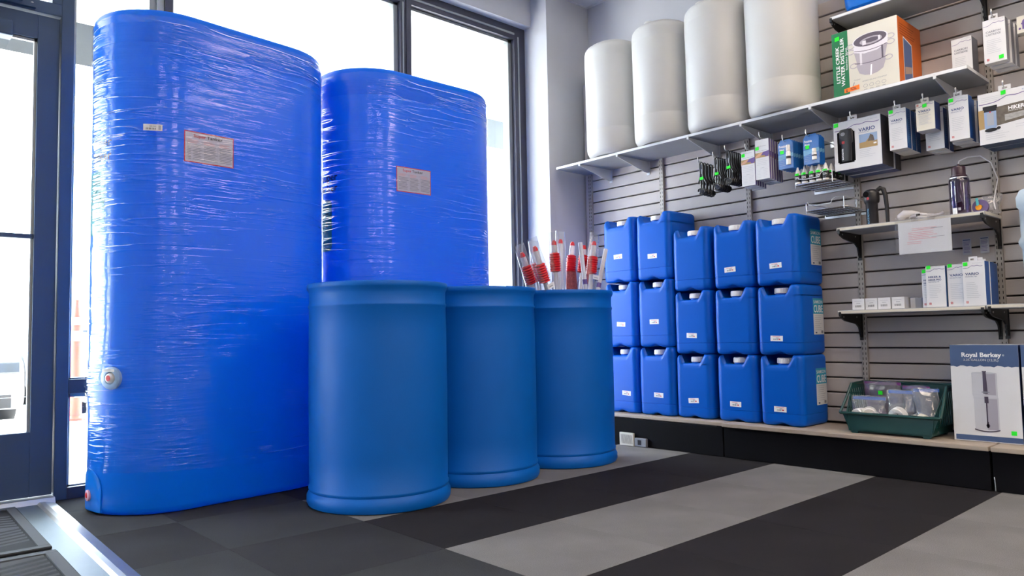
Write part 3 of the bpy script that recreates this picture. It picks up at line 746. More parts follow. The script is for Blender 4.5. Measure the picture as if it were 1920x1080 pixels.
# ================================================================== BLUE JUGS
def sst(a, b, x): x = min(1, max(0, (x-a)/(b-a))); return x*x*(3-2*x)
def jug(name, w_, d, h):
    t = wthing(name, 'x', 'water jug', 0, 0, 0, 0, 'stacked blue jugs'); R = .034
    o = []
    hw = w_/2
    for k in range(25): o.append((-hw+R+(w_-2*R)*k/24, 0))
    for k in range(1, 6): a = -PI/2+PI/2*k/6; o.append((hw-R+R*math.cos(a), R+R*math.sin(a)))
    for k in range(13): o.append((hw, R+(d-2*R)*k/12))
    for k in range(1, 6): a = PI/2*k/6; o.append((hw-R+R*math.cos(a), d-R+R*math.sin(a)))
    for k in range(13): o.append((hw-R-(w_-2*R)*k/12, d))
    for k in range(1, 6): a = PI/2+PI/2*k/6; o.append((-hw+R+R*math.cos(a), d-R+R*math.sin(a)))
    for k in range(13): o.append((-hw, d-R-(d-2*R)*k/12))
    for k in range(1, 6): a = PI+PI/2*k/6; o.append((-hw+R+R*math.cos(a), R+R*math.sin(a)))
    def Ht(x, y):
        u = x/w_
        n = sst(-.455, -.30, u)*(1-sst(.17, .36, u))*(1-sst(.40*d, .55*d, y))
        lip = .012*math.exp(-((u+.20)/.06)**2)*0
        return h-.052*n-.010*math.exp(-((u+.47)/.03)**2)
    def ins(p, k):
        cx, cy = 0, d/2; fx = (hw-k)/hw; fy = (d/2-k)/(d/2); return ((p[0])*fx, cy+(p[1]-cy)*fy)
    rr = []
    for z, k in ((0, .03), (0, .016), (.005, .006), (.014, .001), (.03, 0), (h*.165, 0), (h*.168, .0018), (h*.174, .0018), (h*.177, 0), (h*.4, -.001), (h*.6, -.001), (h*.835, 0), (h*.838, .0018), (h*.844, .0018), (h*.847, 0), (h-.075, 0), (h-.03, 0), (h-.016, .001), (h-.006, .005), (h-.001, .012), (h, .02)):
        ring = []
        for p in o:
            x, y = ins(p, k)
            zz = z
            if z < .03 and y < d*.4: zz = z+(.014*math.exp(-(x/.028)**2))*(1-z/.03)
            T = Ht(p[0], p[1])
            zz = min(zz, T-(h-z) if z > h-.03 else T-.03)
            ring.append((x, y, max(0, zz)))
        rr.append(ring)
    for s in (.84, .76, .68, .6, .5, .4, .3, .2, .1, .01):
        rr.append([(p[0]*s, d/2+(p[1]-d/2)*s, Ht(p[0]*s, d/2+(p[1]-d/2)*s)) for p in o])
    b = MB(); b.rings(rr, JUG, True, True, True)
    bo = b.build('body', t, smooth=True)
    cy = .062; zc = h-.052
    b = MB(); b.lathe([(.036, -.004), (.036, .010), (.033, .012)], 28, JUG, (0, cy, zc)); b.build('neck', t, smooth=True)
    n = 30; b = MB(); rr = []
    for r_, z in ((.0405, .008), (.0415, .012), (.0405, .032), (.037, .036), (.0005, .0365)):
        rr.append([((r_-(.0012 if j % 2 else 0))*math.cos(PI*j/n), cy+(r_-(.0012 if j % 2 else 0))*math.sin(PI*j/n), zc+z) for j in range(2*n)])
    b.rings(rr, WHITE, True, True, False); b.build('cap', t)
    return t
J5 = jug('water_jug', .240, .285, .362); J7 = jug('water_jug', .252, .288, .402)
def sticker(parent, u, v, rot=0):
    rnd = random; c, s = math.cos(rot), math.sin(rot)
    p = Print(lambda a, b_, o: (u+a*c-b_*s, -.0012-o, v+a*s+b_*c), .0004, .0003)
    p.rect(-.034, -.014, .034, .014, WHP, 0); p.para(-.022, .010, .046, 1, .006, PINKP, 1, t=.003); p.barcode(-.018, -.008, .008, -.001, BLKP, 1, 6); p.rect(.010, -.007, .020, -.001, RED, 1); p.rect(-.004, .001, .012, .004, GREYP, 1)
    p.build('price_sticker', parent)
def side_label(parent, hw, d, h):
    p = Print(RIGHT(hw), .0012, .0003); u0, u1 = d*.50, d*.90; v0, v1 = h*.28, h*.80
    p.rect(u0, v0, u1, v1, PAPER, 0); vm = v0+(v1-v0)*.57
    p.rect(u0, vm, u1, v1, CYAN, 1); W_ = u1-u0
    p.text('SAMSON', u0+W_*.06, v1-(v1-vm)*.33, (v1-vm)*.20, WHP, 2, w=W_*.88, bold=.01)
    p.text('CUBE', u0+W_*.06, vm+(v1-vm)*.10, (v1-vm)*.46, WHP, 2, w=W_*.88, bold=.02)
    p.para(u0+W_*.12, vm-.008, W_*.75, 8, .0105, LGREYP, 2, t=.003); p.rect(u0+W_*.7, v0+.006, u0+W_*.9, v0+.02, GREYP, 2); p.rect(u0+W_*.15, v0+.006, u0+W_*.3, v0+.014, NAVY, 2)
    p.build('side_label', parent)
stacks = [(J7, 2.985, 3.585, .252, .288, .402, 'leftmost stack', ((.0, .16), (.01, .14), (.04, .12))),
          (J7, 2.719, 3.580, .252, .288, .402, 'second stack from the left', ((.0, .14), (.0, .15), (.02, .12))),
          (J5, 2.465, 3.590, .240, .285, .362, 'third stack from the left', ((None, 0), (.0, .105), (.0, .10))),
          (J5, 2.195, 3.590, .240, .285, .362, 'fourth stack from the left', ((-.01, .10), (.0, .0), (-.005, .095))),
          (J5, 1.932, 3.585, .240, .285, .362, 'stack nearest the green bin', ((.0, .10), (-.01, .085), (-.005, .085)))]
first = {id(J5): True, id(J7): True}
lvl = ['top jug', 'middle jug', 'bottom jug']
for src, y, x, w_, d, h, nm, st in stacks:
    for k in range(3):
        z = .184+(2-k)*(h+.0005); lab = 'blue jug with white cap, %s of the %s' % (lvl[k], nm)
        rz = random.uniform(-.012, .012)
        lo = (x+random.uniform(-.004, .004), y, z)
        o = copy_tree(src); o['label'] = lab; o.location = lo; o.rotation_euler = (0, 0, -PI/2+rz)
        if st[k][0] is not None and not (st[k] == (.0, .0)): sticker(o, st[k][0], st[k][1]*1.0, random.uniform(-.06, .06))
        if src is J5 and y < 2: side_label(o, w_/2, d, h)
for s in (J5, J7):
    for ch in list(s.children): bpy.data.objects.remove(ch)
    bpy.data.objects.remove(s)

# ================================================================== BASE DECK
def deck(label, x, y0, y1, zt=.183):
    t = wthing('base_shelf', label, 'shelf', x, y0, 0); W_ = y0-y1; D_ = XW-x
    b = MB(); b.box(0, 0, zt-.020, W_-.003, D_-.002, zt, DECKM); b.build('board', t, bevel=.003)
    return t
d1 = deck('beige base shelf under the left jug stacks, behind the open drum', 3.525, 3.46, 2.235)
d2 = deck('beige base shelf in the middle carrying the right jug stacks and green bin', 3.497, 2.232, .985)
d3 = deck('beige base shelf at the right edge of the picture', 3.497, .980, -.2)
for d_, x0, w_ in ((d1, 3.525, 1.225), (d2, 3.497, 1.247), (d3, 3.497, 1.18)):
    b = MB(); b.box(0, 3.517-x0, .002, w_-.005, 3.53-x0, .160, BLACKM); b.build('kick_panel', d_, bevel=.001)
    b = MB()
    for k in (0.02, w_-.05): b.box(k, 3.531-x0, .0, k+.03, 3.87-x0, .162, BLACKM)
    b.build('foot_bracket', d_)
b = MB(); b.tube([(.004, .016, .06), (.006, .013, .05), (.0075, .012, .02), (.0075, .012, .004)], .0018, CHROME, 6); b.build('edge_clip', d3)
t = wthing('vent_grille', 'beige slanted-slot vent grille leaning on the black kick panel', 'vent', 3.492, 2.935, 0)
b = MB(); b.box(0, 0, .002, .105, .014, .078, CREAMP); b.build('plate', t, bevel=.002)
b = MB()
for k in range(9): b.prism([(.012+k*.0095, .066), (.015+k*.0095, .066), (.022+k*.0095, .014), (.019+k*.0095, .014)], -.0015, .001, 'y', STDM)
b.build('louvre', t)
t = wthing('outlet_box', 'grey power outlet box on the kick panel beside the vent grille', 'outlet', 3.497, 2.826, 0)
b = MB(); b.box(0, 0, .004, .085, .018, .052, GREYP); b.build('housing', t, bevel=.002)
b = MB(); b.box(.025, -.001, .014, .05, .002, .042, BLACK); b.build('socket', t)

# ================================================================== SHELVES ON THE WALL
def bracket(parent, x, D_, z, m, drop=.07, thick=.004, tabw=.012):
    b = MB()
    if m is BRKD: b.prism([(.006, z), (D_, z), (D_, z-drop), (D_-.014, z-drop+.004), (D_-.030, z-.068), (D_-.060, z-.050), (.05, z-.034), (.010, z-.020)], x-thick/2, x+thick/2, 'x', m)
    else: b.prism([(.006, z), (D_, z), (D_, z-drop), (D_-.03, z-drop), (.02, z-.016), (.006, z-.012)], x-thick/2, x+thick/2, 'x', m)
    b.box(x-tabw, D_-.004, z-drop-.012, x+tabw, D_, z, m); b.box(x-.006, -.002, z-.012, x+.006, .008, z+.010, m)
    o = b.build('bracket', parent)
    s = MB()
    for q in (.03, D_-.06): s.lathe([(.0001, 0), (.004, 0), (.004, .002)], 8, CHROME, cap0=True, cap1=True); s.v[-24:] = [(x+thick/2+v[2], q+v[0], z-.014+v[1]) for v in s.v[-24:]]
    s.build('rivet', o)
t = wthing('wall_shelf', 'long white wall shelf carrying the four white barrels and the distiller box', 'shelf', 3.562, 3.485, 1.785)
Ls = 3.485-1.003; D_ = XW-3.562
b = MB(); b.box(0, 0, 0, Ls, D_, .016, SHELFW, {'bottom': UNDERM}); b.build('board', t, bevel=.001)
for y in (3.271, 2.953, 2.428, 2.091, 1.704, 1.132): bracket(t, 3.485-y, D_, 0, BRK, .075)
def cream(label, y0, y1, zt, m=SHELFC, xf=3.625, ht=.018, ends=(.012, None)):
    t = wthing('wall_shelf', label, 'shelf', xf, y0, zt-ht); W_ = y0-y1; D_ = XW-.018-xf
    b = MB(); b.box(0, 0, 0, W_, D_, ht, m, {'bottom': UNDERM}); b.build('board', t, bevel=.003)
    for e in ends:
        if e is None: e = W_-.012
        bracket(t, e, D_, 0, BRKD, .12, .008, .008)
    return t
cream('cream wall shelf with the black water filter and hanging sleeve sign', 1.628, .985, 1.172)
cream('lower cream wall shelf carrying small white boxes and upright filter cartons', 1.640, 1.003, .765)
cream('lower cream wall shelf at the right edge under the white pail', .998, .25, .768, xf=3.615)
cream('grey topmost wall shelf above the distiller box', 1.600, .25, 2.222, SHELFW, 3.60, .018, (.004, .60))

# ================================================================== WHITE BARRELS ON THE LONG SHELF
def barrel(label, y, rz, fy):
    t = wthing('white_barrel', label, 'barrel', 3.678, y*3.678/3.708, 1.802, rz, None)
    pr = [(.0001, .014), (.12, .012), (.140, .0), (.155, .004), (.170, .014), (.179, .032), (.1825, .055), (.1828, .16), (.1820, .1625), (.1828, .165), (.184, .40), (.186, .62), (.1855, .623), (.186, .626), (.185, .675), (.181, .694), (.172, .707), (.158, .713), (.15, .722), (.13, .726), (.125, .735), (.09, .738), (.0001, .739)]
    b = MB(); b.lathe(pr, 72, WPOLY); b.build('body', t, smooth=True)
    b = MB()
    for a in (fy, fy+2.1):
        b.lathe([(.030, .72), (.030, .748), (.024, .752), (.0001, .752)], 24, WPOLY, (.095*math.cos(a), .095*math.sin(a), 0))
    b.build('bung_cap', t, smooth=True)
    hd = MB(); hd.tube([(.10*math.cos(fy+1.2+q*.12), .10*math.sin(fy+1.2+q*.12), .73+.03*math.sin(PI*q/8)) for q in range(9)], .010, WPOLY, 10); hd.build('handle', t, smooth=True)
    p = Print(lambda u, v, o: ((.181+o)*math.sin(u/.181), -(.181+o)*math.cos(u/.181), v), .0006, .0004)
    p.rect(-.012, .108, .024, .110, PINKP, 0); p.text('$50.00', -.010, .095, .007, GREYP, 0, w=.030); p.build('price_sticker', t)
    return t
barrel('white plastic barrel at the left end of the long shelf, in the corner', 3.083, -.75, 2.2)
barrel('second white plastic barrel from the left on the long shelf', 2.688, -.7, 3.0)
barrel('third white plastic barrel from the left on the long shelf', 2.300, -.62, 2.6)
barrel('white plastic barrel on the long shelf beside the distiller box', 1.912, -1.15, 3.3)

# ================================================================== CARTONS
def carton(label, cat, x, y, z, w_, d, h, fm=PAPER, side=BLUEP, bottom=None, tab=False, name='carton', rz=0, group=None, top=None, left=None):
    """x = front face, y = left edge seen from the room; local origin at the front left foot"""
    t = wthing(name, label, cat, x, y, z, rz, group)
    b = MB(); b.box(0, 0, 0, w_, d, h, fm, {'right': side, 'left': left or side, 'bottom': bottom or fm, 'top': top or fm, 'back': side})
    b.build('box', t, bevel=.0009)
    f = MB(); f.box(.002, -.0002, h-.0004, w_-.002, .0, h+.0006, fm); f.build('flap', t)
    if tab:
        tb = MB(); tw = .046 if w_ > .09 else .034; c = w_*.5 if w_ < .12 else w_*.42; th_ = .021
        tb.box(c-tw/2, .0, h, c-.010, .0012, h+th_, fm); tb.box(c+.010, .0, h, c+tw/2, .0012, h+th_, fm); tb.box(c-.010, 0, h, c+.010, .0012, h+.005, fm); tb.box(c-.010, 0, h+.013, c+.010, .0012, h+th_, fm)
        tb.build('hang_tab', t)
    return t
def green(p, u, v, s=.016, r=.10):
    p.g.face([p.P(a, b_, 6) for a, b_ in ((u, v), (u+s*1.1, v+s*r), (u+s*1.1, v+s+s*r), (u, v+s))], GREENS)
def cross(p, u, v, s=.009):
    p.border(u, v, u+s, v+s, s*.16, RED, 3); p.rect(u+s*.42, v+s*.25, u+s*.58, v+s*.75, RED, 3); p.rect(u+s*.25, v+s*.42, u+s*.75, v+s*.58, RED, 4)
def cart_print(t, w_, h, d, title, n=9, tcol=NAVY, sub='MICROFILTER', gr='tl', tsize=None, side=True, red=True, tv=.70):
    p = Print(FRONT())
    p.text('KATADYN', w_*.93, h*.955, .0045, LGREYP, 2, align='r', w=w_*.42)
    p.wave(w_*.03, w_*.98, h*.865, .010, PURP)
    tl = title.split('\n')
    for i, s_ in enumerate(tl): p.text(s_, w_*.13, h*tv-i*.013, tsize or .0105, tcol, 2, w=min(w_*.66, len(s_)*.0105), bold=.02)
    if sub: p.text(sub, w_*.13, h*tv-len(tl)*.012+.003, .0045, tcol, 2, w=w_*.56)
    p.para(w_*.15, h*.53, w_*.68, n, h*.042, LGREYP, 2, t=.0017, rag=.45)
    if red: cross(p, w_*.12, h*.06)
    if gr == 'tl': green(p, w_*.05, h*.91)
    if gr == 'br': green(p, w_*.66, h*.05)
    if gr == 'tr': green(p, w_*.40, h*.86)
    p.build('front_print', t)
    if side:
        p = Print(RIGHT(w_)); p.rect(d*.2, h*.12, d*.3, h*.72, LBLUE, 1); p.para(d*.42, h*.85, d*.45, 14, h*.05, LBLUE, 1, t=.0014); p.text('VARIO', d*.62, h*.10, d*.18, LBLUE, 2, rot=PI/2); p.build('side_print', t)
def hook(label, y, z, x0, tip=.0):
    t = wthing('peg_hook', label, 'hook', x0, y, z); D_ = XW-.012-x0
    b = MB(); b.tube([(0, -.006, .020), (0, -.004, .014), (0, 0, .004), (0, .006, 0), (0, D_*.5, 0), (0, D_, 0)], .0026, CHROME, 8); b.build('wire', t, smooth=True)
    b = MB(); b.box(-.012, D_-.002, -.02, .012, D_+.008, .012, CHROME); b.build('back_clip', t)
    b = MB(); b.lathe([(.0001, 0), (.0032, .001), (.0032, .010), (.0001, .012)], 10, WHITE, (0, -.006, .016)); b.build('tip_cap', t, smooth=True)
    return t

# ---- distiller box on the long shelf
t = carton('orange, cream and green carton of a water distiller on the long white shelf', 'box', 3.585, 1.590, 1.8025, .306, .285, .320, CREAMP, ORGP, name='distiller_box', left=GRNP)
p = Print(FRONT()); W_, h = .306, .320
p.rect(0, 0, .078, h, GRNP, 1)
p.text('LITTLE CREEK', .034, .070, .0165, WHP, 2, w=.182, rot=PI/2, bold=.02); p.text('WATER DISTILLER', .057, .050, .0165, WHP, 2, w=.240, rot=PI/2, bold=.02); p.text('Stainless Steel', .072, .125, .009, WHP, 2, w=.108, rot=PI/2)
green(p, .016, .280, .020, .05)
# the picture of the pot
def pot():
    cx, cy = .182, .245
    for sx in (-1, 1):
        for k, v in ((0, .232), (1, .205), (2, .135)): p.ring(cx+sx*(.092-(.012 if k == 2 else 0)), v, .019, .013, .0038, STEEL, 2)
    p.poly([(cx-.078, .225), (cx-.076, .195), (cx-.066, .150), (cx-.066, .125), (cx-.055, .092), (cx-.03, .078), (cx, .073), (cx+.03, .078), (cx+.055, .092), (cx+.066, .125), (cx+.066, .150), (cx+.076, .195), (cx+.082, .240)], STEEL, 3)
    p.poly([(cx-.078, .225), (cx-.077, .198), (cx-.03, .182), (cx+.03, .184), (cx+.078, .205), (cx+.082, .240)], STEELL, 4)
    for v in (.195, .135):
        for i in range(10):
            a = -.075+.015*i; f = lambda q: v+.010*(q/.075)**2
            p.poly([(cx+a, f(a)-.003), (cx+a+.015, f(a+.015)-.003), (cx+a+.015, f(a+.015)), (cx+a, f(a))], STEELD, 5)
    p.ell(cx, .243, .082, .034, STEELL, 5, 32); p.ell(cx, .244, .076, .030, STEELD, 6, 32); p.ell(cx+.004, .238, .052, .018, STEEL, 7, 24); p.ell(cx+.006, .239, .038, .011, STEELD, 8, 24)
    p.rect(cx-.035, .222, cx-.018, .243, STEELL, 9); p.rect(cx+.038, .228, cx+.048, .250, STEELL, 9)
    p.poly([(cx-.006, .070), (cx-.001, .120), (cx+.006, .122), (cx+.002, .070)], WHP, 9)
    p.rect(cx-.050, .13, cx-.040, .19, STEELL, 5); p.rect(cx+.050, .14, cx+.058, .20, STEELD, 5)
pot()
p.text('Compact', .10, .062, .006, GREYP, 2, w=.03); p.poly([(.088, .028), (.091, .028), (.103, .055), (.099, .055)], GREYP, 2)
p.text('WORKS ON ANY STOVETOP', .138, .047, .006, GREYP, 2, w=.112)
for k in range(4): p.ring(.152+k*.028, .026, .010, .008, .0012, GREYP, 2); p.rect(.144+k*.028, .008, .160+k*.028, .010, GREYP, 2)
p.poly([(.052, .014), (.124, .018), (.124, .040), (.052, .034)], ORGS, 7); p.text('$', .060, .018, .012, BLKP, 9, bold=.02); p.para(.082, .032, .034, 2, .007, BLKP, 9, t=.003)
p.build('front_print', t)
p = Print(RIGHT(W_)); p.poly([(.06, .02), (.15, .015), (.165, .05), (.165, .215), (.06, .235)], WHP, 1); p.poly([(.064, .026), (.146, .021), (.160, .054), (.160, .210), (.064, .229)], BLUEP if False else mat('slate_blue_print', (.09, .14, .30), .5), 2)
p.poly([(.07, .09), (.155, .105), (.155, .075), (.07, .055)], mat('tan_print', (.42, .30, .24), .6), 3); p.para(.02, .29, .22, 5, .012, mat('brown_print', (.25, .04, .004), .6), 2, t=.003); p.build('side_print', t)

# carbon cartridge on the shelf
t = carton('small white carbon cartridge carton standing at the right end of the long shelf', 'box', 3.752, 1.116, 1.8025, .083, .085, .186, PAPER, GREYP, name='cartridge_box')
cart_print(t, .083, .186, .085, 'CARBON\nCARTRIDGE', 7, GREYP, None, '', tsize=.008, side=False, red=False); p = Print(FRONT()); green(p, .062, .006, .014); p.build('price_dot', t)

# ---- hanging cartons on hooks under the long shelf (right half)
def stack(labels, name, cat, x, y, z, w_, d, h, n, gap, printer, hookz=None, tab=True, side=BLUEP, hooklabel=None, group=None, jitter=.004, fm=PAPER, bottom=None):
    first = None
    for k in range(n):
        lab = labels[k] if k < len(labels) else labels[-1]
        if first is None:
            first = carton(lab, cat, x, y, z, w_, d, h, fm, side, bottom, tab, name, group=group); printer(first)
        else:
            dup(first, lab, (x+k*(d+gap), y+random.uniform(-jitter, jitter), z-.002*k+random.uniform(-.002, .002)), group=group)
    if hooklabel: hook(hooklabel, y-(w_*.5 if w_ < .12 else w_*.42), z+h+.009, x-.018)
# large VARIO carton with window
def vario_big(t):
    W_, h = .228, .243
    p = Print(FRONT())
    p.text('KATADYN', W_*.93, h*.93, .006, LGREYP, 2, align='r', w=.055); p.wave(.006, W_-.006, h*.83, .016, PURP, t=.003)
    p.text('VARIO', W_*.54, h*.72, .017, NAVY, 2, w=W_*.34, bold=.02); p.text('MICROFILTER', W_*.54, h*.69, .0045, NAVY, 2, w=W_*.22)
    # printed window frame
    p.ell(.024, h*.765, .006, .006, BLACKM, 1); p.rect(.018, .040, .104, h*.765, BLACKM, 1); p.rect(.024, .034, .098, h*.79, BLACKM, 1)
    p.rect(W_*.545, h*.38, W_*.92, h*.66, SKYP, 1)
    p.poly([(W_*.545, h*.38), (W_*.92, h*.38), (W_*.92, h*.50), (W_*.83, h*.49), (W_*.80, h*.62), (W_*.74, h*.56), (W_*.68, h*.50), (W_*.545, h*.49)], TAN, 2)
    p.poly([(W_*.72, h*.50), (W_*.78, h*.64), (W_*.84, h*.60), (W_*.86, h*.50)], ROCK, 3); p.rect(W_*.84, h*.43, W_*.90, h*.46, WHP, 3)
    p.para(W_*.545, h*.345, W_*.37, 5, .0085, LGREYP, 2, t=.0016, rag=.5)
    green(p, .004, h*.90, .020)
    p.build('front_print', t)
    # the filter seen in the window, in relief
    b = MB(); b.lathe([(.024, 0), (.026, .01), (.026, .085), (.034, .092), (.034, .150), (.027, .160), (.0001, .162)], 24, BLACK, (.062, .004, .042))
    b.v = [(x, -.0022-max(0, (.004-y))*.18, z) for x, y, z in b.v]; b.build('window_filter', t, smooth=True)
    p = Print(FRONT(-.009)); cross(p, .045, .130, .012); p.ell(.050, .178, .011, .009, GREYP, 2); p.text('KATADYN', .050, .050, .007, WHP, 2, rot=PI/2, w=.055, bold=.02); p.build('filter_print', t)
def P1(t): cart_print(t, .078, .190, .052, 'VARIO', 8)
stack(['large white filter carton with a black bottle in its window, hanging at the front', 'second large filter carton, hanging behind the windowed front one', 'rearmost large filter carton behind the windowed front one'],
      'filter_carton', 'box', 3.652, 1.632, 1.456, .228, .070, .243, 3, .004, vario_big, side=mat('dark_photo_side', (.05, .045, .05), .5, var=.8, vscale=30), hooklabel='wire hook holding the large windowed filter cartons', bottom=mat('blue_grey_bottom', (.08, .11, .26), .5))
stack(['slim white and blue filter carton hanging just right of the large windowed one', 'slim filter carton second on the hook right of the windowed carton', 'slim filter carton last on the hook right of the windowed carton'],
      'filter_carton', 'box', 3.652, 1.368, 1.511, .078, .052, .190, 3, .004, P1, hooklabel='wire hook holding the slim cartons right of the windowed one')
def P2(t): cart_print(t, .078, .128, .075, 'VARIO', 8, gr='', tv=.66, red=False); p = Print(FRONT()); green(p, .030, .105, .016); cross(p, .005, .115, .008); p.build('price_dot', t)
t = carton('short cream-white filter carton hanging in front of a longer one', 'box', 3.640, 1.243, 1.572, .079, .070, .128, CREAMP, NAVY, LGREYP, True, 'filter_carton'); P2(t)
hook('wire hook holding the short carton and the longer ones behind it', 1.2035, 1.709, 3.622)
def P3(t): cart_print(t, .078, .190, .052, 'VARIO', 8, gr='')
stack(['longer white carton hanging behind the short cream-white one', 'rearmost long carton on the hook with the short one'], 'filter_carton', 'box', 3.716, 1.232, 1.492, .078, .055, .190, 2, .004, P3, side=NAVY)
stack(['white filter carton hanging left of the big carton with the water bottle picture', 'second filter carton on the hook left of the water bottle carton', 'last filter carton on the hook left of the water bottle carton'],
      'filter_carton', 'box', 3.652, 1.112, 1.503, .080, .052, .194, 3, .006, P1, hooklabel='wire hook left of the big carton with the water bottle picture', jitter=.012)
def hiker(t):
    W_, h = .245, .222
    p = Print(FRONT()); p.text('KATADYN', W_*.92, h*.93, .006, SKYP, 2, align='r', w=.06); p.wave(.004, W_-.004, h*.80, .020, PURP, t=.003)
    p.poly([(0, h*.30), (W_, h*.42), (W_, h*.74), (0, h*.68)], ROCK, 1); p.poly([(0, h*.30), (W_*.25, h*.33), (W_*.2, h*.68), (0, h*.68)], TAN, 2)
    p.poly([(W_*.4, h*.40), (W_, h*.47), (W_, h*.55), (W_*.4, h*.52)], mat('water_photo', (.35, .34, .33), .4, var=.5, vscale=80), 3)
    p.text('HIKER PRO', W_*.46, h*.60, .015, WHP, 4, w=.105, bold=.03); p.text('MICROFILTER', W_*.46, h*.565, .005, WHP, 4, w=.05)
    p.poly([(.022, .072), (.030, .060), (.055, .058), (.068, .072), (.068, .150), (.022, .150)], SKYP, 4); p.rect(.018, .150, .072, .165, BLACK, 5); p.rect(.022, .140, .068, .150, BLACK, 5); p.ell(.045, .060, .024, .008, BLACK, 5); p.rect(.032, .08, .058, .135, mat('grey_photo', (.35, .37, .42), .4), 5); p.ell(.045, .138, .003, .003, RED, 6)
    p.ell(.074, .064, .008, .006, BLACK, 5)
    p.para(W_*.10, h*.22, W_*.4, 4, .009, LGREYP, 2, t=.0016); p.para(W_*.55, h*.30, W_*.4, 2, .010, LGREYP, 2, t=.0016); p.para(W_*.05, h*.92, W_*.38, 3, .008, LGREYP, 2, t=.0014)
    green(p, .088, h*.965-.012, .017); p.build('front_print', t)
stack(['big white carton picturing a filter over a rocky stream, at the right edge', 'second big carton hanging behind the one with the stream picture'], 'filter_carton', 'box', 3.652, .996, 1.459, .245, .085, .222, 2, .004, hiker, side=NAVY, hooklabel='wire hook holding the big cartons at the right edge', bottom=mat('navy_bottom', (.02, .05, .12), .5))
def P4(t): cart_print(t, .084, .190, .04, 'CARBON\nCARTRIDGE', 8, GREYP, None, 'br', tsize=.008, side=False)
stack(['white carbon cartridge carton hanging highest, under the topmost shelf', 'second carbon cartridge carton on the high hook', 'third carbon cartridge carton on the high hook'], 'cartridge_box', 'box', 3.652, .961, 1.809, .084, .045, .190, 3, .012, P4, side=GREYP, hooklabel='wire hook holding the carbon cartridge cartons under the topmost shelf', jitter=.012)
t = carton('white carton with purple lettering, cut by the right edge under the topmost shelf', 'box', 3.68, .842, 1.915, .12, .05, .072, CREAMP, GREYP, name='carton')
p = Print(FRONT()); p.text('.fi', .006, .016, .040, PURP, 2, bold=.02); p.build('front_print', t)
t = carton('white carton hanging below the purple lettered one at the right edge', 'box', 3.70, .800, 1.835, .10, .05, .075, PAPER, GREYP, name='carton')
p = Print(FRONT()); p.para(.008, .06, .08, 6, .009, LGREYP, 2); p.build('front_print', t)
for y, z, l in ((.782, 1.992, 'wire hook holding the purple lettered carton'), (.752, 1.914, 'wire hook behind the carton below the lettered one')): hook(l, y, z, 3.66)

# ---- tablet packs (white, two hooks)
def card_pack(t):
    W_, h = .080, .190
    p = Print(FRONT()); p.text('Purification', W_*.2, h*.93, .0045, GREYP, 2, w=W_*.6); p.text('WATER TABLETS MP1', W_*.12, h*.80, .004, GREYP, 2, w=W_*.76)
    p.rect(0, h*.62, W_, h*.76, TAN, 1); p.poly([(W_*.45, h*.68), (W_, h*.66), (W_, h*.79), (W_*.5, h*.76)], PURP, 2); p.rect(W_*.72, h*.63, W_*.95, h*.70, PURP, 3); p.poly([(0, h*.62), (W_*.35, h*.66), (W_*.6, h*.76), (W_*.3, h*.74), (0, h*.66)], mat('hand_photo', (.62, .34, .22), .5), 3)
    p.para(W_*.1, h*.56, W_*.8, 4, .009, LGREYP, 2, t=.0014, rag=.2); p.rect(W_*.35, h*.32, W_*.62, h*.325, GREYP, 2); p.para(W_*.08, h*.28, W_*.36, 6, .008, LGREYP, 2, t=.001); p.para(W_*.55, h*.28, W_*.36, 6, .008, LGREYP, 2, t=.001)
    green(p, W_*.04, h*.84, .018, 0); p.build('front_print', t)
def ordn(s, n): return [('front %s' % s)]+['%s %s' % (o, s) for o in ('second', 'third', 'fourth', 'fifth', 'sixth', 'seventh')][:n-1]
stack([l+' from the front, on the lower left of the two pack hooks' for l in ['white tablet pack, first', 'white tablet pack, second', 'white tablet pack, third', 'white tablet pack, fourth', 'white tablet pack, fifth']],
      'tablet_pack', 'box', 3.602, 2.118, 1.452, .080, .014, .190, 5, .010, card_pack, side=PURP, tab=False, hooklabel='wire hook through the lower left white tablet packs', group='white tablet packs', jitter=.002, bottom=LGREYP)
stack([l+' from the front, on the hook beside the blue cards' for l in ['taller white tablet pack, first', 'taller white tablet pack, second', 'taller white tablet pack, third', 'taller white tablet pack, fourth', 'taller white tablet pack, fifth', 'taller white tablet pack, sixth']],
      'tablet_pack', 'box', 3.602, 2.034, 1.474, .080, .014, .214, 6, .010, card_pack, side=PURP, tab=False, hooklabel='wire hook through the taller white tablet packs', group='white tablet packs', jitter=.002, bottom=LGREYP)

# ---- blue blister cards
def blister(label, x, y, z, bot_h, bv, gr=True):
    t = wthing('blister_card', label, 'card', x, y, z); W_, h = .082, .152
    b = MB(); b.prism([(0, 0), (W_, 0), (W_, h-.02), (W_*.8, h), (W_*.2, h), (0, h-.02)], .006, .0085, 'y', BLIS); b.build('card', t)
    p = Print(FRONT(.006)); p.text('Potable', .006, h-.040, .012, WHP, 2, w=.040, bold=.02); p.text('Aqua', .006, h-.056, .012, WHP, 2, w=.028, bold=.02); p.poly([(0, h*.30), (W_, h*.40), (W_, h*.52), (0, h*.48)], LBLUE, 1); p.para(.006, h*.42, .034, 6, .009, SKYP, 3, t=.0016)
    if gr: green(p, .012, h*.52, .018, 0)
    p.build('card_print', t)
    b = MB(); c = (.056, .006, bv); b.lathe([(.0001, 0), (.0125, .001), (.0125, bot_h*.62), (.009, bot_h*.68), (.011, bot_h*.70), (.011, bot_h-.002), (.0001, bot_h)], 16, WHITE, c); b.v = [(q[0], min(q[1], .006), q[2]) for q in b.v]; b.build('bottle', t, smooth=True)
    b = MB(); b.lathe([(.0129, bot_h*.30), (.0129, bot_h*.42)], 16, BLKP, c); b.v = [(q[0], min(q[1], .0055), q[2]) for q in b.v]; b.build('bottle_band', t)
    return t
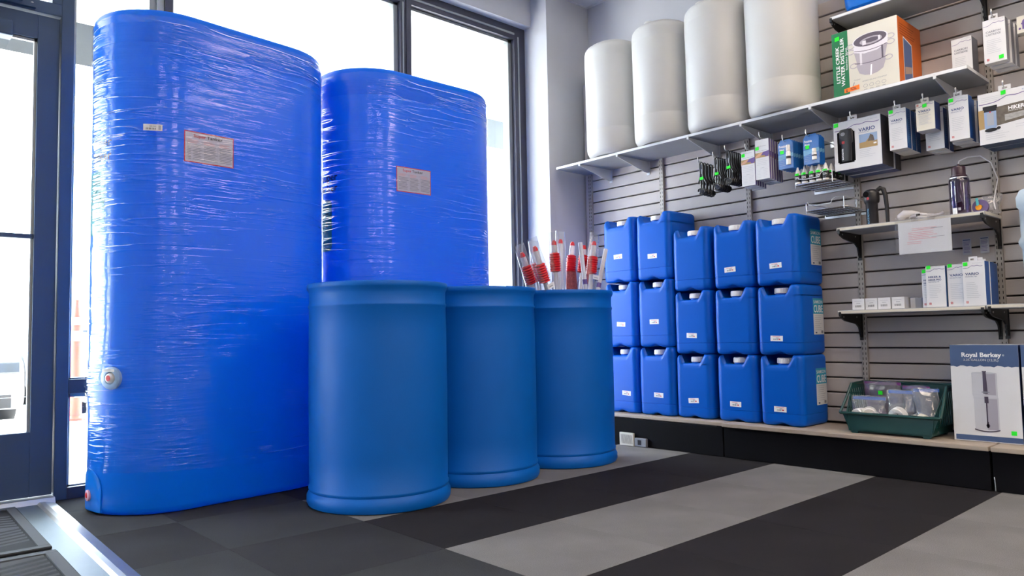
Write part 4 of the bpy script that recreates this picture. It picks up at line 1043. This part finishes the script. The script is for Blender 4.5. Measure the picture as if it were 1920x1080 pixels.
bl = blister('blue blister card with a white bottle, first on the left blue hook', 3.600, 1.905, 1.508, .105, .018)
for k, o in enumerate(('second', 'third', 'fourth', 'fifth', 'sixth')): dup(bl, 'blue blister card, %s behind the front one on the left blue hook' % o, (3.600+.022*(k+1), 1.903-.002*k, 1.506+random.uniform(-.003, .002)), group='blue blister cards')
bl['group'] = 'blue blister cards'
bl2 = blister('blue blister card hanging above the dropper bottles, front of its hook', 3.600, 1.768, 1.508, .06, .018)
for k, o in enumerate(('second', 'third')): dup(bl2, 'blue blister card above the dropper bottles, %s on its hook' % o, (3.600+.024*(k+1), 1.764, 1.506), group='blue blister cards')
bl2['group'] = 'blue blister cards'
hook('wire hook of the left blue blister cards', 1.864, 1.652, 3.582); hook('wire hook of the blue cards above the dropper bottles', 1.735, 1.652, 3.575)

# ---- black drum wrenches
def wrench(label, x, y, z):
    t = wthing('drum_wrench', label, 'wrench', x, y, z, 0, 'black drum wrenches')
    # profile in (x, z): loop head, waisted shank, flared yoke, foot with hook; hung by the loop
    D = .011
    def band(path, wd):
        b = MB(); b.tube([(p[0], D/2, p[1]) for p in path], wd, BLACK, 8); return b
    b = MB()
    def tubeap(path, r): b.tube([(p[0], D/2, p[1]) for p in path], r, BLACK, 8)
    # outer rim of the handle (left and right), with an open slot between
    lr = [(.018, .188), (.010, .180), (.009, .15), (.012, .125), (.009, .10), (.004, .085), (-.002, .072), (-.004, .066)]
    rr_ = [(.018, .188), (.028, .180), (.030, .15), (.027, .125), (.031, .10), (.038, .085), (.046, .070), (.048, .064)]
    tubeap(lr, .0045); tubeap(rr_, .0045)
    b.prism([(.012, .176), (.028, .176), (.029, .125), (.030, .10), (.036, .088), (.008, .088), (.012, .10), (.013, .125)], .003, .008, 'y', BLACK)
    tubeap([(.002, .086), (.022, .082), (.040, .086)], .004)
    tubeap([(.016, .082), (.014, .055), (.016, .035)], .0045); tubeap([(.030, .082), (.030, .055), (.028, .035)], .0045)
    tubeap([(-.006, .022), (-.002, .034), (.010, .036), (.028, .034), (.038, .026), (.040, .014), (.030, .006), (.016, .004), (.004, .010)], .0055)
    b.prism([(.006, .012), (.034, .012), (.036, .028), (.006, .030)], .003, .008, 'y', BLACK)
    b.build('handle', t, smooth=True)
    return t
def tagit(t, v=.085):
    p = Print(lambda u, vv, o: (u, -.0006-o, vv)); p.poly([(.010, v), (.034, v+.002), (.034, v+.018), (.010, v+.016)], GREENS, 2); p.build('price_sticker', t)
    p = Print(FRONT(.003)); p.rect(.018, v+.035, .025, v+.062, GREYP, 1); p.build('maker_plate', t)
wr0 = None
for (xh, y0, z, n, nm) in ((3.600, 2.392, 1.448, 4, 'left wrench hook'), (3.600, 2.293, 1.458, 6, 'middle wrench hook'), (3.600, 2.218, 1.480, 6, 'right wrench hook beside the white packs')):
    for k in range(n):
        lab = 'black plastic drum wrench, %s on the %s' % (('first', 'second', 'third', 'fourth', 'fifth', 'sixth')[k], nm)
        lo = (xh+k*.0165, y0-(.010*k if n == 4 else .003*k), z-(.004*k if n == 4 else .001*k))
        if wr0 is None: wr0 = wrench(lab, *lo); cur = wr0
        else: cur = dup(wr0, lab, lo)
        if k == 0: pend = cur; 
        if k == 0 and cur is not wr0: tagit(cur)
    hook('wire hook, the %s' % nm, y0-.018, z+.186, xh-.02)
tagit(wr0)

# ---- wire baskets
def basket(label, x, y, z):
    t = wthing('wire_basket', label, 'wire basket', x, y, z); W_, D_ = .215, XW-x-.012; r = .0022
    def T(name, paths, rad=r):
        b = MB()
        for q in paths: b.tube(q, rad, CHROME, 6)
        return b.build(name, t, smooth=True)
    fr = [(0, .03, 0), (.02, .008, 0), (.10, 0, 0), (.19, .0, 0), (W_, .02, 0)]
    T('base_rim', [fr+[(W_, D_, 0), (0, D_, 0), (0, .03, 0)]], .0026)
    g = [[(W_*k/14, .004+(.02 if k in (0, 14) else 0), .002), (W_*k/14, D_, .002)] for k in range(1, 14)]
    g += [[(0, D_*k/4, -.002), (W_, D_*k/4, -.002)] for k in range(1, 4)]
    T('floor_grid', g, .0017)
    b = MB(); b.prism([(.004, .032), (.022, .012), (.10, .006), (.19, .006), (W_-.004, .022), (W_-.004, D_-.002), (.004, D_-.002)], .0025, .004, 'z', mat('basket_liner', (.20, .155, .13), .5)); b.build('tray_liner', t)
    T('front_rail', [[(0, .03, -.012), (0, .03, .042), (.018, .01, .046), (.024, .008, .030), (.07, .002, .022), (.14, .002, .024), (.148, .002, .04), (.165, .002, .05), (.205, .004, .048), (.205, .004, -.012)]])
    T('side_rail', [[(0, .03, .042), (0, D_*.5, .040), (0, D_, .045), (0, D_, -.01)], [(.205, .004, .048), (W_, D_*.4, .045), (W_, D_, .045), (W_, D_, -.01)]])
    T('post', [[(W_, D_*.5, -.005), (W_, D_*.5, .045)]]); b = MB(); b.box(-.004, D_, -.02, W_+.004, D_+.010, -.008, CHROME); b.build('slat_clip', t)
    return t
B1 = basket('wire basket of white dropper bottles hanging under the blue cards', 3.625, 1.842, 1.418)
B2 = dup(B1, 'empty wire basket hanging above the right jug stacks', (3.625, 1.790, 1.277))
def dropper(label, x, y, z):
    t = wthing('dropper_bottle', label, 'bottle', x, y, z, 0, 'white dropper bottles in the basket')
    b = MB(); b.lathe([(.0001, 0), (.0145, .001), (.0155, .004), (.0155, .050), (.013, .058), (.010, .061)], 20, WHITE); b.build('body', t, smooth=True)
    b = MB(); b.lathe([(.0104, .060), (.0104, .068), (.006, .078), (.0045, .088), (.0001, .090)], 16, WHITE); b.build('nozzle_cap', t, smooth=True)
    b = MB(); b.lathe([(.0160, .010), (.0160, .046)], 20, BLKP); b.build('label_wrap', t, smooth=True)
    p = Print(lambda u, v, o: ((.0160+o)*math.sin(u/.016), -(.0160+o)*math.cos(u/.016), v)); p.text('ION', 0, .026, .011, WHP, 1, w=.022, align='c', bold=.02); p.para(-.010, .022, .020, 3, .004, LGREYP, 1, t=.001)
    p.rect(-.012, .044, .012, .055, GREENS, 2, 5); p.build('label_print', t)
    return t
dp = None
pos = [(3.645, 1.822), (3.645, 1.786), (3.650, 1.748), (3.648, 1.712), (3.650, 1.678), (3.690, 1.825), (3.690, 1.788), (3.690, 1.745), (3.692, 1.706), (3.692, 1.668), (3.735, 1.800), (3.735, 1.735), (3.735, 1.670), (3.78, 1.66), (3.82, 1.66)]
rows = ['leftmost in the front row', 'second in the front row', 'middle one of the front row', 'fourth in the front row', 'rightmost in the front row', 'leftmost in the second row', 'second in the second row', 'middle one of the second row', 'fourth in the second row', 'rightmost in the second row', 'left of the third row', 'middle of the third row', 'right of the third row', 'fourth deep along the right side', 'deepest along the right side']
for (x, y), r_ in zip(pos, rows):
    lab = 'white dropper bottle with black label, '+r_
    if dp is None: dp = dropper(lab, x, y, 1.4225)
    else: dup(dp, lab, (x, y, 1.4225), (0, 0, -PI/2+random.uniform(-.25, .25)))

# ================================================================== UPPER CREAM SHELF
zc = 1.1725
t = wthing('water_filter', 'black pump water filter with curved handle at the left end of the cream shelf', 'water filter', 3.70, 1.482, zc)
b = MB(); b.lathe([(.0001, 0), (.026, 0), (.027, .004), (.027, .108), (.030, .114)], 32, BLACK); b.build('body', t, smooth=True)
b = MB(); b.lathe([(.030, .108), (.034, .114), (.036, .125), (.036, .155), (.033, .166), (.024, .174), (.010, .178), (.0001, .178)], 32, BLACK); b.build('pump_head', t, smooth=True)
b = MB(); b.tube([(.020, .005, .165), (.040, .008, .180), (.052, .010, .172), (.060, .012, .140), (.064, .014, .08), (.064, .016, .01)], [.010, .011, .011, .010, .009, .008], BLACK, 12); b.build('handle', t, smooth=True)
b = MB(); b.lathe([(.013, 0), (.014, .004), (.010, .007), (.0001, .007)], 20, BLACKM); b.v = [(-.012+x, -.033-z, .150+y) for x, y, z in b.v]; b.build('side_knob', t, smooth=True)
p = Print(lambda u, v, o: ((.0365+o)*math.sin(u/.0365), -(.0365+o)*math.cos(u/.0365), v)); cross(p, -.008, .124, .010); p.build('badge', t)
p = Print(lambda u, v, o: ((.0272+o)*math.sin(u/.0272), -(.0272+o)*math.cos(u/.0272), v)); p.text('KATADYN', -.004, .008, .009, LBLUE, 2, rot=PI/2, w=.072, bold=.02); p.build('lettering', t)
# coiled clear hose
t = wthing('clear_hose', 'coil of clear plastic hose with a bulb lying on the cream shelf', 'hose', 3.70, 1.33, zc)
b = MB(); pts = []
for k in range(60):
    a = k*.22; pts.append((.05+.055*math.cos(a)+k*.0006, .05+.045*math.sin(a), .010+.018*k/60+.008*math.sin(a*2)))
b.tube(pts, .0065, TUBEF, 10); b.build('coil', t, smooth=True)
b = MB(); b.tube([(-.035, .02, .012), (-.03, .02, .026), (-.012, .02, .040), (.02, .022, .040), (.05, .025, .034)], [.012, .019, .019, .013, .008], TUBEF, 16); b.build('bulb', t, smooth=True)
b = MB(); b.tube([(.045, .006, .024), (.062, .006, .025)], .0075, BLACK, 10); b.build('clamp', t)
# purifier bottle
t = wthing('water_bottle', 'clear violet water bottle with dark screw top and drinking tube on the cream shelf', 'bottle', 3.70, 1.100, zc)
b = MB(); b.lathe([(.0001, .002), (.038, 0), (.0415, .006), (.0415, .150), (.041, .158), (.036, .168), (.030, .172), (.028, .170), (.034, .160), (.038, .150), (.038, .008), (.0001, .006)], 40, VIOLC); b.build('body', t, smooth=True)
b = MB(); b.lathe([(.0001, .01), (.020, .01), (.020, .165), (.0001, .165)], 24, mat('maroon_filter', (.13, .03, .06), .4)); b.build('inner_filter', t, smooth=True)
b = MB(); rr = [(.031, .170), (.033, .174), (.033, .178), (.028, .180), (.028, .214), (.026, .218), (.006, .220), (.006, .232), (.0001, .233)]; b.lathe(rr, 32, mat('maroon_black_top', (.035, .012, .025), .3)); b.build('screw_top', t, smooth=True)
b = MB(); b.lathe([(.0375, .164), (.0375, .169), (.033, .170)], 32, CHROME); b.build('neck_ring', t, smooth=True)
p = Print(lambda u, v, o: ((.0418+o)*math.sin(u/.0418), -(.0418+o)*math.cos(u/.0418), v)); p.rect(-.020, .002, .000, .030, WHP, 1, 4); p.para(-.017, .026, .014, 5, .0045, GREYP, 2, t=.001); p.rect(.004, .018, .014, .030, LGREYP, 1, 2); p.rect(.028, .020, .030, .14, WHP, 1); p.build('sticker', t)
b = MB(); b.tube([(0, 0, .230), (.005, 0, .245), (.03, .03, .262), (.075, .05, .262), (.115, .05, .225), (.135, .06, .15), (.12, .04, .05), (.13, .02, .012)], .0026, CLEARG if False else TUBEF, 8); b.build('drinking_tube', t, smooth=True)
# webbing roll
t = wthing('webbing_roll', 'purple roll with yellow centre and light blue tab behind the violet bottle', 'roll', 3.735, 1.030, zc+.032)
b = MB(); b.lathe([(.010, -.008), (.032, -.008), (.032, .008), (.010, .008)], 36, mat('purple_webbing', (.14, .10, .24), .6)); b.v = [(x, z, y) for x, y, z in b.v]; b.build('roll', t, smooth=True)
b = MB(); b.lathe([(.0001, -.010), (.0125, -.010), (.0125, .010), (.0001, .010)], 24, mat('yellow_hub', (.9, .40, .02), .4)); b.v = [(x-.006, z, y-.002) for x, y, z in b.v]; b.build('hub', t, smooth=True)
b = MB(); b.prism([(-.012, .004), (-.002, .008), (-.006, .040), (-.016, .038)], -.014, -.0125, 'y', mat('light_blue_tab', (.10, .52, .60), .5)); b.build('tab', t)
# plastic bag hanging at the shelf's right end
def bag(name, label, x, y, z, w_, d, h, m, zipm=None, seed=1, taper=.75, tag_cat='bag', lean=0, thing_=None):
    rnd = random.Random(seed); t = thing_ or wthing(name, label, tag_cat, x, y, z); b = MB(); rr = []
    a_ = [rnd.uniform(0, 6) for _ in range(8)]; n = 32
    for k in range(14):
        q = k/13; W2 = w_/2*(taper+(1-taper)*q); D2 = d/2*(.55+.45*math.sin(PI*min(1, q*1.15+.2))) if q < .8 else d/2*.55*(1-(q-.8)/.2)+.0012
        ring = []
        for i in range(n):
            a = 2*PI*i/n; c, s = math.cos(a), math.sin(a)
            wr_ = 1+.05*math.sin(5*a+a_[0]+6*q)+.04*math.sin(9*a+a_[1]-9*q)+.01*rnd.uniform(-1, 1)
            ring.append((math.copysign(abs(c)**.7, c)*W2*wr_+.006*math.sin(7*q+a_[2]), s*D2*wr_+lean*q, h*q+.004*math.sin(3*a+a_[3])*q))
        rr.append(ring)
    b.rings(rr, m, True, True, True); b.build('bag_film', t, smooth=True)
    if zipm:
        b = MB(); b.box(-w_/2*.98, lean-.0018, h-.016, w_/2*.98, lean+.0018, h-.002, zipm); b.build('zip_strip', t)
    return t
bag('plastic_bag', 'crumpled clear plastic bag on the right end of the cream shelf', 3.775, .998, zc+.001, .075, .07, .085, BAGF, seed=4)
# sleeve with notice
t = wthing('sleeve_sign', 'white printed notice in a clear plastic sleeve taped to the cream shelf edge', 'sign', 3.612, 1.348, 1.008)
b = MB(); b.box(.012, .004, .004, .232, .0046, .150, PAPER); b.build('paper', t)
p = Print(FRONT(.004)); p.para(.070, .118, .115, 2, .007, PINKP, 2, t=.0022); p.para(.055, .100, .125, 5, .0075, PINKP, 2, t=.0022); p.para(.048, .058, .09, 2, .008, PINKP, 2, t=.0022); p.rect(.150, .112, .200, .114, GREYP, 2); p.rect(.150, .073, .205, .0745, GREYP, 2); p.build('paper_print', t)
b = MB(); nx, nz = 24, 16; g = []
for i in range(nz+1): g.append([(.236*j/nx-.002, .0005+.0006*math.sin(j*.33+i*.2)+.0004*math.sin(i*.5), .176*i/nz) for j in range(nx+1)])
for i in range(nz):
    for j in range(nx): b.face([g[i][j], g[i][j+1], g[i+1][j+1], g[i+1][j]], SLEEVEF)
b.face([(-.002, .0065, 0), (.234, .0065, 0), (.234, .0065, .176), (-.002, .0065, .176)], SLEEVEF); b.build('clear_sleeve', t, smooth=True)
b = MB()
for k in (.07, .14): b.box(k, -.0012, .150, k+.03, -.0004, .182, SLEEVEF)
b.build('tape', t)
# grey price cards on the slats
for k, (y, z, l) in enumerate(((1.150, 1.008, 'left of the two small grey printed cards on the slats'), (1.078, 1.010, 'right of the two small grey printed cards on the slats'))):
    t = wthing('price_card', l, 'card', XW-.012, y, z, 0); b = MB(); b.box(0, 0, 0, .036, .0012, .075, LGREYP); b.build('card', t)
    p = Print(FRONT()); p.rect(.003, .066, .033, .070, NAVY, 1); p.para(.004, .060, .028, 9, .006, PURP, 1, t=.0018, rag=.2); p.build('card_print', t)

# ================================================================== LOWER CREAM SHELF
zl = .7655
lb = None
for k, (y, l) in enumerate(((1.575, 'leftmost of the four small white cartons on the lower shelf'), (1.515, 'second from the left of the four small white cartons'), (1.455, 'third from the left of the four small white cartons'), (1.394, 'rightmost of the four small white cartons, beside the dark one'))):
    if lb is None:
        lb = carton(l, 'box', 3.645, y, zl, .057, .16, .053, PAPER, LGREYP, name='small_carton', group=None)
        p = Print(FRONT()); p.para(.010, .042, .038, 1, .01, LGREYP, 1, t=.002); p.para(.020, .032, .018, 1, .01, GREYP, 1, t=.0018, rag=0); p.barcode(.014, .012, .044, .022, BLKP, 1, 9); p.build('barcode_print', lb)
    else: dup(lb, l, (3.645+.004*(k % 2), y, zl), (0, 0, -PI/2+.02*(-1)**k))
t = carton('dark grey small carton between the white ones and the upright filter cartons', 'box', 3.70, 1.330, zl, .052, .10, .048, LGREYP, GREYP, name='small_carton'); p = Print(FRONT()); p.rect(.022, 0, .052, .048, GREYP, 1); p.build('front_print', t)
def P5(t): cart_print(t, .080, .188, .052, 'HIKER &\nHIKER PRO', 8, tsize=.008)
def P6(t): cart_print(t, .080, .190, .052, 'VARIO', 9)
def row(labels, y, z, w_, h, n, pf, x=3.642, side=BLUEP, tab=True):
    stack(labels, 'filter_carton', 'box', x, y, z, w_, .060, h, n, .002, pf, side=side, tab=tab, jitter=.003)
row(['pale blue-white filter carton half hidden at the left of the upright row'], 1.264, zl, .060, .172, 1, lambda t: cart_print(t, .060, .172, .052, 'HIKER &\nHIKER PRO', 7, tsize=.007), x=3.665, tab=False)
row(['white filter carton with two-line title standing on the lower shelf', 'filter carton behind the one with the two-line title'], 1.238, zl, .080, .184, 2, P5, tab=False)
row(['white filter carton in the middle of the upright row on the lower shelf', 'filter carton behind the middle one of the upright row'], 1.153, zl, .078, .186, 2, P6, x=3.650, tab=False)
row(['tallest white filter carton with hang tab at the right end of the upright row', 'second blue-sided filter carton behind the tallest one', 'third blue-sided filter carton behind the tallest one'], 1.086, zl, .086, .192, 3, P6, x=3.632)
# white pail
t = wthing('white_pail', 'tall white ribbed plastic container cut by the right edge of the picture', 'container', 3.735, .763, .7685)
b = MB(); b.lathe([(.0001, .004), (.105, 0), (.112, .006), (.116, .10), (.118, .23), (.128, .25), (.130, .262), (.120, .285), (.121, .40), (.130, .412), (.131, .450), (.118, .478), (.095, .486), (.0001, .488)], 64, mat('pail_white_blue', (.66, .74, .80), .4, transl=.2)); b.build('body', t, smooth=True)
b = MB(); b.lathe([(.055, .484), (.058, .488), (.058, .512), (.052, .516), (.0001, .517)], 40, WHITE); b.build('lid', t, smooth=True)

# ================================================================== ON THE DECK, RIGHT PART
t = wthing('plastic_bin', 'dark green plastic stacking bin full of bagged rolls on the base shelf', 'bin', 3.545, 1.615, .184)
W_, D_, ht = .43, .27, .222
b = MB()
# base and front wall, flared upwards
b.prism([(.035, .012), (.395, .012), (.425, .088), (.005, .088)], .018, .022, 'y', GBIN)
b.box(.035, .018, .010, .395, D_-.02, .015, GBIN)
b.build('front_wall', t)
b = MB(); b.tube([(-.004, .012, .092), (.434, .012, .092)], .007, GBIN, 8)
b.tube([(-.004, .012, .092), (.0, .07, .150), (.004, .13, .222), (.006, D_, .226)], .0065, GBIN, 8); b.tube([(.434, .012, .092), (.430, .07, .150), (.426, .13, .222), (.424, D_, .226)], .0065, GBIN, 8); b.tube([(.006, D_, .226), (.424, D_, .226)], .0065, GBIN, 8); b.build('rim', t, smooth=True)
for sx, nm in ((0, 'side_wall'), (1, 'side_wall')):
    b = MB()
    def X(z, q=0): e = .005+.030*(1-z/.222); return (e+q) if sx == 0 else (W_-e-q)
    n = 11; ys = [.014+(D_-.014)*k/(n) for k in range(n+1)]
    top = lambda y: .092+(.222-.092)*min(1, (y-.012)/.118)
    for k in range(n):
        ya, yb = ys[k], ys[k+1]; ym = ya+(yb-ya)*.55
        def slab(y0, y1, z0, z1a, z1b):
            P0 = [(X(z0), y0, z0), (X(z0), y1, z0), (X(z1b), y1, z1b), (X(z1a), y0, z1a)]; P1_ = [(X(z0, .003), y0, z0), (X(z0, .003), y1, z0), (X(z1b, .003), y1, z1b), (X(z1a, .003), y0, z1a)]
            b.face(P0, GBIN); b.face(P1_[::-1], GBIN)
            for i in range(4): j = (i+1) % 4; b.face([P0[i], P0[j], P1_[j], P1_[i]], GBIN)
        slab(ya, ym, .012, top(ya)-.004, top(ym)-.004)
        slab(ym, yb, .012, .045, .045)
        if top(yb) > .10: slab(ym, yb, top(yb)-.022, top(ym)-.004, top(yb)-.004)
    b.build(nm, t)
b = MB(); b.box(.034, D_-.005, .012, .396, D_, .222, GBIN); b.build('back_wall', t)
b = MB()
for q in ((.045, .02), (.36, .02), (.045, D_-.05), (.36, D_-.05)): b.prism([(q[0], 0), (q[0]+.025, 0), (q[0]+.03, .012), (q[0]-.005, .012)], q[1], q[1]+.02, 'y', GBIN)
b.build('foot', t)
def roll(parent, x, y, z, r, L_, rot, hole=.35):
    b = MB(); b.lathe([(r*hole, 0), (r*.9, 0), (r, L_*.06), (r, L_*.94), (r*.9, L_), (r*hole, L_), (r*hole, 0)], 28, CREAMP if r < .03 else WHITE)
    y -= L_*.5; R = Matrix.Rotation(-rot[0], 3, 'X') @ Matrix.Rotation(rot[1], 3, 'Y'); b.v = [tuple(R @ Vector(v)+Vector((x, y, z))) for v in b.v]; b.build('roll', parent, smooth=True)
def zbag(label, y, x, z, w_, d, h, m, zm, rolls, seed, lean=0, rz=0, tk=False):
    t = wthing('zip_bag', label, 'bag', x, y, z, rz)
    for r in rolls: roll(t, *r)
    bag(None, None, 0, 0, 0, w_, d, h, m, zm, seed, .9, lean=lean, thing_=t)
    if tk: p = Print(lambda u, v, o: (u, -d*.36-.004-o, v)); green(p, -.012, h*.72, .018, -.1); p.build('price_sticker', t)
    return t
zf = .202
zbag('clear zip bag of cream rolls at the front left of the green bin', 1.512, 3.618, zf, .150, .085, .150, BAGF, mat('blue_zip', (.05, .15, .55), .4), [(-.045, 0, .062, .030, .05, (1.5, .2)), (.012, .004, .065, .032, .055, (1.45, -.3)), (.045, 0, .028, .022, .05, (1.3, .4)), (-.02, .004, .072, .022, .045, (1.2, .9))], 11, .02, .05)
zbag('blue-zip bag with a big white ring in the middle of the green bin', 1.378, 3.618, zf, .110, .095, .185, BAGF, mat('blue_zip', (.05, .15, .55), .4), [(0, 0, .065, .038, .035, (1.25, .1), .5), (-.01, .005, .025, .026, .05, (1.5, .2)), (.012, .005, .03, .024, .04, (1.5, -.2))], 12, .03, -.1)
zbag('zip bag with violet zip standing at the back left of the green bin', 1.490, 3.740, zf, .170, .05, .215, BAGV, mat('violet_zip', (.20, .04, .22), .4), [(-.03, 0, .05, .020, .08, (1.5, .2))], 13, .0, .0, True)
zbag('blue tinted zip bag standing at the back of the green bin', 1.340, 3.745, zf, .120, .05, .200, BAGB, mat('violet_zip', (.20, .04, .22), .4), [(0, 0, .05, .02, .08, (1.5, .0))], 14)
zbag('clear zip bag with a white ring leaning on the right side of the green bin', 1.256, 3.63, zf, .105, .08, .195, BAGF, mat('blue_zip', (.05, .15, .55), .4), [(-.01, .0, .055, .026, .03, (1.2, -.9), .5), (.01, 0, .025, .026, .04, (1.5, 0))], 15, .05, .35)

def berkey(label, y):
    t = carton(label, 'box', 3.622, y, .1845, .256, .235, .412, PAPER, NAVY, name='gravity_filter_box', left=NAVY)
    W_, h = .256, .412; p = Print(FRONT()); NV = mat('slate_navy_print', (.045, .085, .20), .5)
    # torn-edge band at the top
    pts = [(0, h), (0, h*.778)]; 
    for k in range(1, 20): pts.append((W_*k/20, h*.778+.003*math.sin(k*2.3)+.002*math.sin(k*5.1)))
    pts += [(W_, h*.778), (W_, h)]; p.poly(pts, NV, 1); p.rect(.008, .004, W_, .026, NV, 1)
    p.text('Royal Berkey', W_*.47, h*.875, .0185, WHP, 3, w=.150, align='c', bold=.03); p.text('®', W_*.47+.078, h*.885, .007, WHP, 3)
    p.text('3.25 GALLON (12.3L)', W_*.46, h*.832, .0095, LGREYP, 3, w=.132, align='c', bold=.02)
    gz = mat('glass_picture', (.52, .52, .56), .4); gd = mat('glass_picture_dark', (.36, .34, .40), .4); dk = mat('candle_picture', (.06, .045, .08), .4)
    cx = .128
    p.rect(cx-.048, .198, cx+.046, .292, gz, 1); p.rect(cx, .198, cx+.040, .290, gd, 2); p.ell(cx-.001, .292, .047, .004, LGREYP, 3); p.border(cx-.048, .198, cx+.046, .292, .0014, LGREYP, 4)
    p.rect(cx-.044, .052, cx+.048, .184, gz, 1); p.rect(cx+.004, .052, cx+.043, .184, gd, 2); p.poly([(cx-.048, .198), (cx+.046, .198), (cx+.048, .184), (cx-.044, .184)], gz, 2); p.rect(cx-.046, .183, cx+.048, .186, LGREYP, 4)
    for i in range(12):
        a = -.047+.0945/12*i; f = lambda q: .046+.008*(q/.047)**2
        p.poly([(cx+.001+a, f(a)-.004), (cx+.001+a+.0079, f(a+.0079)-.004), (cx+.001+a+.0079, f(a+.0079)+.001), (cx+.001+a, f(a)+.001)], dk, 4)
    p.poly([(cx-.007, .205), (cx+.010, .205), (cx+.006, .296), (cx-.006, .296)], dk, 5); p.rect(cx-.008, .296, cx+.008, .301, dk, 5); p.ell(cx+.002, .211, .016, .003, GREYP, 6)
    p.rect(cx-.004, .165, cx+.011, .192, dk, 5); p.rect(cx+.001, .085, cx+.006, .165, dk, 5); p.ell(cx+.005, .070, .007, .008, dk, 5); p.rect(cx+.001, .060, cx+.008, .086, dk, 5); p.rect(cx-.016, .055, cx-.0152, .158, LGREYP, 4); p.rect(cx-.016, .157, cx+.01, .158, LGREYP, 4)
    green(p, W_-.040, .036, .018, 0); p.build('front_print', t)
    return t
berkey('white and navy carton picturing a two-part water filter, beside the green bin', 1.150)
berkey('second white and navy filter carton, cut by the right edge of the picture', .885)

# blue container on the topmost shelf
t = wthing('water_container', 'blue plastic container on the topmost shelf, cut by the upper edge', 'container', 3.625, 1.545, 2.2405)
b = MB(); rr = []
def rrect(w_, d, r, n=6):
    o = []
    for cx, cy, a0 in ((w_-r, r, -PI/2), (w_-r, d-r, 0), (r, d-r, PI/2), (r, r, PI)):
        for k in range(n+1): a = a0+PI/2*k/n; o.append((cx+r*math.cos(a), cy+r*math.sin(a)))
    return o
for z, k in ((.012, .03), (.0, .022), (.004, .006), (.02, 0), (.06, -.003), (.10, 0), (.20, 0), (.27, .004), (.285, .02), (.29, .05)):
    o = rrect(.26, .23, .04); rr.append([((x-.13)*(1-k/.13)+.13, (y-.115)*(1-k/.115)+.115, z+(.018*math.exp(-((x-.13)/.06)**2) if z < .01 else 0)) for x, y in o])
b.rings(rr, TANK, True, True, True); b.build('body', t, smooth=True)
b = MB(); b.lathe([(.03, .285), (.03, .315), (.0001, .318)], 24, WHITE, (.07, .08, 0)); b.build('cap', t, smooth=True)
b = MB(); b.tube([(.13, .115, .285), (.14, .115, .315), (.19, .115, .315), (.21, .115, .28)], .012, TANK, 10); b.build('handle', t, smooth=True)
